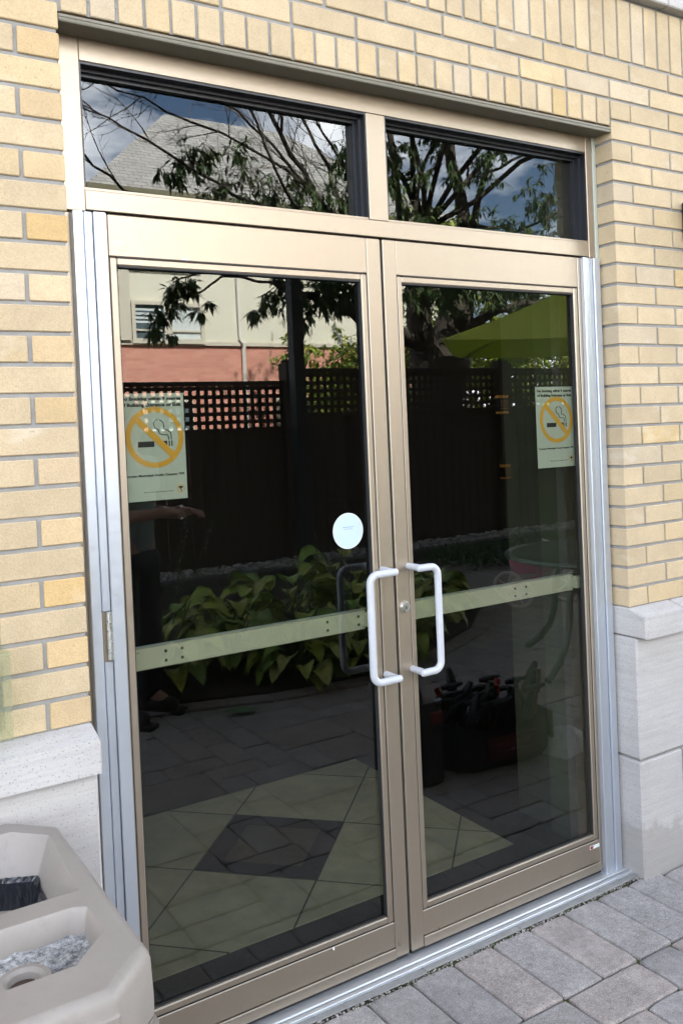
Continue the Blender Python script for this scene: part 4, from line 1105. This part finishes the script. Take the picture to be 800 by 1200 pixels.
# ------------------------------------------------------------------ tool bag, case, plastic bag
bagt = thing('tool_bag', 'open black and red tool bag crammed with tools on the pavers', 'tool bag', (1.27, -1.02, 0), math.radians(6))
BW, BD = .275, .15
def body(b):
    r_ = random.Random(8); n = 28; off = [r_.uniform(-.012, .012) for _ in range(n)]
    def ring(z, s, hz=0): 
        out = []
        for k in range(n):
            a_ = 2 * PI * k / n; ca, sa = math.cos(a_), math.sin(a_); e = .5
            x_ = math.copysign(abs(ca) ** e, ca); y_ = math.copysign(abs(sa) ** e, sa)
            out.append(Vector((x_ * BW * s + off[k] * .6, y_ * BD * s + off[(k * 3) % n] * .5, z + hz * (off[(k * 5) % n] * 1.6 - .03 * (1 - abs(x_)) ))))
        return out
    b.ring_loft([ring(0, .92), ring(.025, 1.0), ring(.09, 1.04), ring(.15, 1.02), ring(.215, .98, 1), ring(.21, .93, 1), ring(.06, .90)], True, True)
part(body, 'bag_body', M['blackfabric'], bagt)
part(lambda b: (b.rbox(-.12, .16, BD * 1.035, BD * 1.035 + .012, .04, .155, .006), b.rbox(BW * 1.03, BW * 1.03 + .01, -.10, .12, .05, .20, .004)), 'side_pocket', simple('dark_red_nylon', (.09, .008, .008), .8, 0, .2, 50), bagt)
part(lambda b: b.tube([(-.24, 0, .20), (-.20, .02, .27), (-.1, .03, .31), (.1, .03, .32), (.18, .02, .28), (.24, 0, .20)], .013, 8), 'carry_handle', M['blackplastic'], bagt)
r7 = random.Random(4)
def tool(b, kind):
    x_, y_ = r7.uniform(-.24, .24), r7.uniform(-.10, .12); ln = r7.uniform(.17, .30)
    d = Vector((r7.uniform(-.5, .5), r7.uniform(-.3, .3), 1)).normalized(); p = Vector((x_, y_, .12))
    if kind == 0: b.tube([p, p + d * ln * .6, p + d * ln * .62, p + d * ln], [.007, .007, .016, .014], 8)
    elif kind == 1: b.tube([p, p + d * ln * .5, p + d * ln * .8, p + d * ln], [.012, .02, .024, .012], 8)
    else:
        b.tube([p, p + d * ln * .8], [.010, .010], 6); q = p + d * ln * .8; b.tube([q - Vector((.05, 0, 0)), q, q + Vector((.06, .01, .01))], [.012, .018, .008], 8)
for nm, mt, cnt in (('screwdriver', 'red', 5), ('hammer', 'blackplastic', 13), ('wrench', 'steel', 2), ('drill', 'blackplastic', 14)):
    tg = thing(nm + ('_set'), {'screwdriver': 'red handled screwdrivers standing in the tool bag', 'hammer': 'black handled hammers standing in the tool bag', 'wrench': 'bright steel wrenches standing in the tool bag', 'drill': 'black rounded power tools poking out of the tool bag'}[nm], 'tools', (1.27, -1.02, 0), math.radians(6))
    for i in range(cnt): part(lambda b: tool(b, {'screwdriver': 0, 'hammer': 2, 'wrench': 2, 'drill': 1}[nm]), nm, M[mt], tg)
lg = text_mesh('Milwaukee', .045, simple('faded_red_print', (.30, .06, .06), .6), bagt, .02, .105, BD * 1.035 + .0125, bold=.0006, rot=(PI / 2, 0, PI), name='logo_lettering')
part(lambda b: b.prism([(-.10, -.092), (.01, -.085), (.0, -.094), (.12, -.078), (.02, -.088), (.03, -.079)], BD * 1.035 + .0115, BD * 1.035 + .0135, Matrix.Rotation(-PI / 2, 4, 'X')), 'logo_flash', simple('grey_print', (.35, .30, .30), .6), bagt)
cs = thing('tool_case', 'upright black plastic tool case with red latch beside the tool bag', 'case', (.845, -1.06, 0), math.radians(0))
part(lambda b: b.ring_loft([[Vector((x_ * .07 * s, y_ * .155 * s, z)) for x_, y_ in ((-1, -.9), (-.85, -1), (.85, -1), (1, -.9), (1, .9), (.85, 1), (-.85, 1), (-1, .9))] for z, s in ((0, .93), (.02, 1), (.30, 1), (.34, .86), (.355, .82))]), 'case_body', M['blackplastic'], cs)
part(lambda b: b.rbox(.0, .06, .145, .162, .27, .32, .004), 'latch', M['red'], cs)
part(lambda b: b.rbox(.0, .055, .03, .08, .33, .356, .004), 'latch', M['red'], cs)
part(lambda b: b.tube([(0, -.09, .35), (0, -.07, .40), (0, .07, .40), (0, .09, .35)], .012, 8), 'grip', M['blackplastic'], cs)
part(lambda b: [b.rbox(.068, .075, -.135 + k * .056, -.105 + k * .056, .03, .28, .003) for k in range(5)], 'case_rib', M['blackplastic'], cs)
def film(b):
    n = 14; r = random.Random(2); ids = []
    for i in range(n + 1):
        row = []
        for j in range(n + 1):
            u, v_ = i / n * 2 - 1, j / n * 2 - 1; h = .075 * (1 - u * u) * (1 - v_ * v_) + r.uniform(0, .022) * (1 if abs(u) < .95 and abs(v_) < .95 else 0) + .006
            row.append(b.vert(((u + .15 * v_) * .15, (v_ - .2 * u) * .12, h)))
        ids.append(row)
    for i in range(n):
        for j in range(n): b.face([ids[i][j], ids[i + 1][j], ids[i + 1][j + 1], ids[i][j + 1]])
o = part(film, 'plastic_bag', M['film'], None); o.location = (1.63, -.90, 0); tag(o, 'crumpled clear plastic bag lying beside the tool bag', 'plastic bag')

# ------------------------------------------------------------------ litter bin with ashtray
bin_ = thing('litter_bin', 'beige moulded litter bin with ashtray top against the left stone base', 'bin', (-1.36, -.475, 0))
bx_, by_ = .304, .355
def octo(hx_, hy_, c_, z, cx_=0, cy_=0):
    return [Vector((cx_ + p[0], cy_ + p[1], z)) for p in ((-hx_ + c_, -hy_), (hx_ - c_, -hy_), (hx_, -hy_ + c_), (hx_, hy_ - c_), (hx_ - c_, hy_), (-hx_ + c_, hy_), (-hx_, hy_ - c_), (-hx_, -hy_ + c_))]
def lid(b):
    # outer shell loops from the skirt up to the flat top
    outer = [octo(bx_ - .006, by_ - .006, .083, .6545), octo(bx_ + .001, by_ + .001, .085, .660), octo(bx_ + .001, by_ + .001, .085, .690), octo(bx_ - .001, by_ - .002, .084, .750), octo(bx_ - .005, by_ - .006, .083, .763), octo(bx_ - .013, by_ - .014, .080, .770), octo(bx_ - .018, by_ - .019, .079, .771)]
    b.ring_loft(outer, True, False)
lidm = MB(); lid(lidm)
# top face with two openings, built as a bmesh fill
import bmesh
def top_with_holes():
    bmx = bmesh.new()
    def loop(pts_):
        vs = [bmx.verts.new(p) for p in pts_]
        es = [bmx.edges.new((vs[i], vs[(i + 1) % len(vs)])) for i in range(len(vs))]
        return vs, es
    o_, e0 = loop(octo(bx_ - .018, by_ - .019, .079, .771))
    H1 = [(-.27, .15), (-.27, -.028), (.257, -.028), (.270, .228), (.205, .291), (-.205, .291)]
    H1 = [(-.262, -.03), (.258, -.03), (.271, .226), (.208, .290), (-.208, .290), (-.271, .226)]
    H2 = [(-.232, -.081), (.232, -.081), (.255, -.095), (.254, -.185), (.188, -.254), (-.188, -.254), (-.254, -.185), (-.255, -.095)]
    h1v, e1 = loop([Vector((p[0], p[1], .771)) for p in H1]); h2v, e2 = loop([Vector((p[0], p[1], .771)) for p in H2])
    bmesh.ops.triangle_fill(bmx, use_beauty=True, use_dissolve=False, edges=e0 + e1 + e2)
    me = bpy.data.meshes.new('t'); bmx.to_mesh(me); bmx.free()
    vs = [v.co.copy() for v in me.vertices]; fs = [tuple(p.vertices) for p in me.polygons]; bpy.data.meshes.remove(me)
    return vs, fs, H1, H2
vs, fs, H1, H2 = top_with_holes()
base_i = len(lidm.v)
for v in vs: lidm.vert(v)
for f_ in fs: lidm.face([base_i + i for i in f_])
def funnel(b, H, steps, cx_, cy_):
    b.ring_loft([[Vector((cx_ + (p[0] - cx_) * sx_, cy_ + (p[1] - cy_) * sy_, z)) for p in H] for sx_, sy_, z in steps], False, False)
funnel(lidm, H1, [(1, 1, .771), (.985, .98, .766), (.87, .50, .713), (.855, .48, .700)], 0, .145)
funnel(lidm, H2, [(1, 1, .771), (.985, .96, .766), (.95, .88, .724), (.95, .88, .700)], 0, -.165)
o = lidm.build('lid', M['bin_top'], bin_); smooth_angle(o, 40)
bv = o.modifiers.new('soft', 'BEVEL'); bv.width = .004; bv.segments = 2; bv.limit_method = 'ANGLE'; bv.angle_limit = math.radians(25)
part(lambda b: b.ring_loft([octo(bx_ - .012, by_ - .012, .08, .02), octo(bx_ - .006, by_ - .006, .08, .05), octo(bx_ - .002, by_ - .002, .085, .652)], True, True), 'body', M['bin'], bin_)
part(lambda b: b.ring_loft([octo(bx_ + .006, by_ + .006, .088, .600), octo(bx_ + .006, by_ + .006, .088, .648), octo(bx_ - .010, by_ - .010, .085, .650)], True, True), 'rim_band', M['bin'], bin_)
def liner(b):
    Hs = [Vector((p[0] * .855, .145 + (p[1] - .145) * .48, 0)) for p in H1]
    Hs2 = []
    for i in range(len(Hs)):
        for k in range(5): Hs2.append(Hs[i].lerp(Hs[(i + 1) % len(Hs)], k / 5))
    r = random.Random(6); lo = []
    for z, s in ((.716, 1.00), (.707, .96), (.64, .93), (.54, .92), (.42, .85)):
        lo.append([Vector((p.x * s * r.uniform(.97, 1.02), .145 + (p.y - .145) * s * r.uniform(.97, 1.02), z)) for p in Hs2])
    b.ring_loft(lo, False, True)
lo_ = part(liner, 'bin_liner', M['liner'], bin_)
def ash(b):
    n = 26; m_ = 10; r = random.Random(3); ids = []
    for i in range(n + 1):
        row = []
        for j in range(m_ + 1):
            x_ = -.243 + .486 * i / n; y_ = -.243 + .155 * j / m_
            row.append(b.vert((x_, y_, .726 + r.uniform(-.004, .006))))
        ids.append(row)
    for i in range(n):
        for j in range(m_): b.face([ids[i][j], ids[i + 1][j], ids[i + 1][j + 1], ids[i][j + 1]])
part(ash, 'ash_tray', M['ash'], bin_)
part(lambda b: (b.lathe([(.048, .710), (.047, .735), (.041, .743), (.032, .744), (.026, .739), (.024, .728)], (.122, -.196, 0), 28)), 'snuffer_ring', M['bin_top'], bin_, True)
part(lambda b: b.lathe([(.0, .729), (.025, .729), (.0, .7295)], (.122, -.196, 0), 20), 'snuffer_bowl', simple('burnt_brown', (.05, .03, .02), .9), bin_)
part(lambda b: b.rbox(bx_ - .40 - .3, bx_ - .08, -by_ - .0015, -by_ + .01, .700, .738, .004), 'front_recess', M['bin'], bin_)

# ------------------------------------------------------------------ clear holder at the left edge, wall lamp at the right edge
ho = thing('leaflet_holder', 'clear plastic holder fixed to the brick at the left edge', 'holder', (-1.245, FY, .955))
def hol(b):
    t_ = .003
    for s in (-1, 1): b.prism([(s * .125, 0), (s * .125 - s * t_, 0), (s * .125 - s * t_, -.085), (s * .125, -.085)], 0, .185)
    b.box(-.125, .125, -.088, -.085, 0, .185); b.box(-.125, .125, -.004, -.001, .0, .26); b.box(-.125, .125, -.085, -.004, -.003, 0)
    b.rbox(-.129, .129, -.092, -.082, .178, .186, .002)
ho.location = (-1.245 - .012, FY, .955)
part(hol, 'clear_box', M['acrylic'], ho)
part(lambda b: b.box(-.10, .10, -.03, -.006, .004, .15), 'leaflets', simple('cream_leaflet', (.22, .19, .13), .6), ho)
wl = thing('wall_lamp', 'black wall lamp on the brick at the right edge', 'wall lamp', (1.325, FY, 2.18))
part(lambda b: b.rbox(-.05, .05, -.015, 0, .02, .16, .004), 'back_plate', M['blackplastic'], wl)
part(lambda b: (b.tube([(0, -.01, .13), (0, -.06, .15), (0, -.10, .15)], .010, 8), b.lathe([(.0, .185), (.03, .18), (.095, .15), (.10, .145), (.0, .15)], (0, -.11, 0), 20), b.lathe([(.0, 0), (.07, .0), (.075, .012), (.0, .012)], (0, -.11, 0), 20), *[b.tube([(.078 * math.cos(k * PI / 2), -.11 + .078 * math.sin(k * PI / 2), .0), (.09 * math.cos(k * PI / 2), -.11 + .09 * math.sin(k * PI / 2), .15)], .006, 6) for k in range(4)]), 'lantern_cage', M['blackplastic'], wl)
part(lambda b: b.lathe([(.0, .013), (.06, .013), (.075, .145), (.0, .145)], (0, -.11, 0), 20), 'lamp_glass', M['acrylic'], wl)

# ------------------------------------------------------------------ standing man (seen in the left door)
def skin_chain(name, nodes, edges, mat, parent, sub=2, root=0):
    me = bpy.data.meshes.new(name); me.from_pydata([n[0] for n in nodes], edges, []); me.materials.append(mat)
    o = bpy.data.objects.new(name, me); C.objects.link(o)
    sk = o.modifiers.new('skin', 'SKIN')
    if not me.skin_vertices: me.skin_vertices.new()
    for i, n in enumerate(nodes):
        r_ = n[1]; me.skin_vertices[0].data[i].radius = (r_, n[2] if len(n) > 2 else r_)
    me.skin_vertices[0].data[root].use_root = True
    ss = o.modifiers.new('sub', 'SUBSURF'); ss.levels = sub; ss.render_levels = sub
    sk.use_smooth_shade = True
    dg = bpy.context.evaluated_depsgraph_get(); m2 = bpy.data.meshes.new_from_object(o.evaluated_get(dg))
    m2.name = name; bpy.data.objects.remove(o); o = bpy.data.objects.new(name, m2); C.objects.link(o); o.parent = parent
    m2.polygons.foreach_set('use_smooth', [True] * len(m2.polygons))
    return o
# local frame: faces +Y (towards the doors), feet on z=0
pe = thing('person', 'man in grey teal t-shirt, black trousers and boots standing on the pavers', 'person', (0.12, -2.63, 0), math.radians(-38))
N = [((0, 0, .95), .13, .11), ((0, .0, 1.10), .145, .11), ((0, .01, 1.28), .16, .115), ((0, .0, 1.42), .13, .09), ((0, .0, 1.50), .058, .058), ((0, .02, 1.56), .055, .058),
     ((.11, 0, .90), .09), ((.12, .02, .50), .062), ((.125, 0, .12), .042), ((.14, .12, .05), .04),
     ((-.11, 0, .90), .09), ((-.12, .02, .50), .062), ((-.125, -.02, .12), .042), ((-.15, .10, .05), .04),
     ((.19, 0, 1.41), .062), ((.25, -.02, 1.15), .045), ((.16, .20, 1.14), .034), ((.13, .26, 1.15), .030),
     ((-.19, 0, 1.41), .062), ((-.25, -.02, 1.15), .045), ((-.16, .20, 1.16), .034), ((-.12, .26, 1.17), .030)]
Ed = [(0, 1), (1, 2), (2, 3), (3, 4), (4, 5), (0, 6), (6, 7), (7, 8), (8, 9), (0, 10), (10, 11), (11, 12), (12, 13), (3, 14), (14, 15), (15, 16), (16, 17), (3, 18), (18, 19), (19, 20), (20, 21)]
# head and hands continue the same skeleton
def addn(p, r_, par, r2=None): N.append((p, r_, r2 if r2 else r_)); Ed.append((par, len(N) - 1)); return len(N) - 1
hd = addn((0, .025, 1.63), .078, 5, .088); hd2 = addn((0, .02, 1.70), .082, hd, .092); addn((0, .01, 1.76), .06, hd2, .07)
ns = addn((0, .125, 1.655), .012, hd)
for s, wi in ((1, 17), (-1, 21)):
    wx = .13 * s if s > 0 else -.12; wz = 1.15 if s > 0 else 1.17
    pm = addn((wx - s * .02, .33, wz + .01), .030, wi, .018)
    for k, (dx, ln) in enumerate(((-.028, .062), (-.009, .075), (.010, .072), (.028, .056))):
        a_ = addn((wx - s * .02 + dx, .355, wz + .008), .0095, pm); b_ = addn((wx - s * .02 + dx, .355 + ln * .55, wz - .002), .0085, a_); addn((wx - s * .02 + dx * .9, .355 + ln * .8, wz - .028), .007, b_)
    th1 = addn((wx - s * .055, .315, wz + .02), .011, pm); addn((wx - s * .07, .36, wz + .028), .009, th1)
skin_chain('body', N, Ed, M['skin'], pe)
skin_chain('t_shirt', [((0, 0, .90), .165, .135), ((0, 0, 1.05), .165, .13), ((0, .01, 1.27), .182, .135), ((0, 0, 1.41), .155, .11), ((0, 0, 1.47), .085, .08), ((.19, 0, 1.42), .082), ((.235, -.01, 1.24), .078), ((-.19, 0, 1.42), .082), ((-.235, -.01, 1.24), .078)],
           [(0, 1), (1, 2), (2, 3), (3, 4), (3, 5), (5, 6), (3, 7), (7, 8)], M['tshirt'], pe)
skin_chain('trousers', [((0, 0, .96), .15, .12), ((.11, 0, .88), .108), ((.12, .02, .50), .085), ((.125, 0, .07), .070), ((-.11, 0, .88), .108), ((-.12, .02, .50), .085), ((-.125, -.02, .07), .070)],
           [(0, 1), (1, 2), (2, 3), (0, 4), (4, 5), (5, 6)], M['trouser'], pe)
for s in (1, -1):
    oy = 0 if s > 0 else -.02
    bo = skin_chain('boot', [((s * .125, oy - .01, .26), .056), ((s * .126, oy - .01, .12), .054), ((s * .128, oy - .02, .055), .055, .052), ((s * .135, oy + .09, .050), .050, .046), ((s * .142, oy + .18, .040), .048, .036)], [(0, 1), (1, 2), (2, 3), (3, 4)], M['boot'], pe)
    part(lambda b: b.prism([(s * .13 - .048, oy - .075), (s * .13 + .048, oy - .075), (s * .14 + .052, oy + .10), (s * .145 + .045, oy + .215), (s * .145 - .045, oy + .215), (s * .14 - .052, oy + .10)], .0, .022), 'sole', M['rubber'], bo)
def face_bits(b):
    for s in (-1, 1): b.lathe([(.0, -.010), (.008, -.006), (.010, 0), (.008, .006), (.0, .010)], (s * .033, .098, 1.675), 10)
part(face_bits, 'eyes', M['paper'], pe, True)
part(lambda b: b.tube([(-.025, .103, 1.608), (0, .111, 1.606), (.025, .103, 1.608)], [.004, .006, .004], 6), 'mouth', simple('lips', (.35, .12, .10), .5), pe)
part(lambda b: [b.lathe([(.0, -.006), (.018, -.005), (.022, 0), (.016, .006), (.0, .006)], (0, 0, 0), 12, Matrix.Translation((s * .087, .005, 1.66)) @ Matrix.Rotation(PI / 2, 4, 'Y') @ Matrix.Diagonal((1.5, .8, 1, 1))) for s in (-1, 1)], 'ears', M['skin'], pe, True)
part(lambda b: b.lathe([(.090, -.03), (.101, .0), (.100, .05), (.080, .09), (.04, .11), (.0, .115)], (0, 0, 0), 20, Matrix.Translation((0, -.006, 1.69)) @ Matrix.Rotation(math.radians(18), 4, 'X')), 'hair', M['hair'], pe, True)
part(lambda b: b.tube([(.135 + .036 * math.cos(2 * PI * i / 16), .255, 1.15 + .036 * math.sin(2 * PI * i / 16)) for i in range(17)], .006, 6, False), 'wristband', M['steel'], pe)

# ------------------------------------------------------------------ camera
cam = bpy.data.cameras.new('camera'); co = bpy.data.objects.new('camera', cam); C.objects.link(co)
cam.sensor_fit = 'HORIZONTAL'; cam.sensor_width = 36; cam.lens = 36 * F / 800
cam.shift_x = (400 - CX) / 800; cam.shift_y = (CY - 600) / 800
rt = RT.normalized(); up_ = UP.normalized(); bkw = -FW.normalized()
co.matrix_world = Matrix(((rt.x, up_.x, bkw.x, CAM.x), (rt.y, up_.y, bkw.y, CAM.y), (rt.z, up_.z, bkw.z, CAM.z), (0, 0, 0, 1)))
cam.clip_start = .02; cam.clip_end = 500
sc.camera = co

# ------------------------------------------------------------------ light
EL, AZ = math.radians(46), math.radians(96)     # azimuth of the sun from +X, counter clockwise: behind the brick building
sd = Vector((math.cos(EL) * math.cos(AZ), math.cos(EL) * math.sin(AZ), math.sin(EL)))
sun = bpy.data.lights.new('sun', 'SUN'); so = bpy.data.objects.new('sun', sun); C.objects.link(so)
sun.energy = 5.0; sun.angle = math.radians(.5); sun.color = (1, .95, .86)
so.rotation_euler = (-sd).to_track_quat('-Z', 'Y').to_euler(); so.location = (0, 20, 30)
w = bpy.data.worlds.new('World'); sc.world = w; w.use_nodes = True
nt = w.node_tree; bg = nt.nodes['Background']
sky = nt.nodes.new('ShaderNodeTexSky'); sky.sky_type = 'NISHITA'; sky.sun_disc = False; sky.sun_elevation = EL; sky.sun_rotation = PI / 2 - AZ
sky.air_density = 1; sky.dust_density = 1.5; sky.ozone_density = 2.5
tc = nt.nodes.new('ShaderNodeTexCoord'); mp = nt.nodes.new('ShaderNodeMapping'); mp.inputs['Scale'].default_value = (1, 1, 2.4)
no = nt.nodes.new('ShaderNodeTexNoise'); no.inputs['Scale'].default_value = 3.2; no.inputs['Detail'].default_value = 7; no.inputs['Roughness'].default_value = .55
rp = nt.nodes.new('ShaderNodeValToRGB'); rp.color_ramp.elements[0].position = .42; rp.color_ramp.elements[0].color = (0, 0, 0, 1); rp.color_ramp.elements[1].position = .62; rp.color_ramp.elements[1].color = (.85, .85, .85, 1)
mx = nt.nodes.new('ShaderNodeMix'); mx.data_type = 'RGBA'; mx.inputs[7].default_value = (33, 32.5, 32.5, 1)
L_ = nt.links.new
L_(tc.outputs['Generated'], mp.inputs['Vector']); L_(mp.outputs[0], no.inputs['Vector']); L_(no.outputs['Fac'], rp.inputs[0]); sx = nt.nodes.new('ShaderNodeSeparateXYZ'); L_(tc.outputs['Generated'], sx.inputs[0])
zr = nt.nodes.new('ShaderNodeMapRange'); zr.inputs['From Min'].default_value = .42; zr.inputs['From Max'].default_value = .62; zr.inputs['To Min'].default_value = 1; zr.inputs['To Max'].default_value = .12; L_(sx.outputs['Z'], zr.inputs['Value'])
ml = nt.nodes.new('ShaderNodeMath'); ml.operation = 'MULTIPLY'; L_(rp.outputs[0], ml.inputs[0]); L_(zr.outputs[0], ml.inputs[1])
L_(ml.outputs[0], mx.inputs[0]); L_(sky.outputs[0], mx.inputs[6]); L_(mx.outputs[2], bg.inputs['Color'])
bg.inputs['Strength'].default_value = .064
sc.view_settings.view_transform = 'Standard'; sc.view_settings.look = 'None'; sc.view_settings.gamma = 1; sc.view_settings.exposure = 3.25
sc.cycles.max_bounces = 10; sc.cycles.transparent_max_bounces = 16; sc.cycles.glossy_bounces = 5
sc.cycles.use_denoising = True
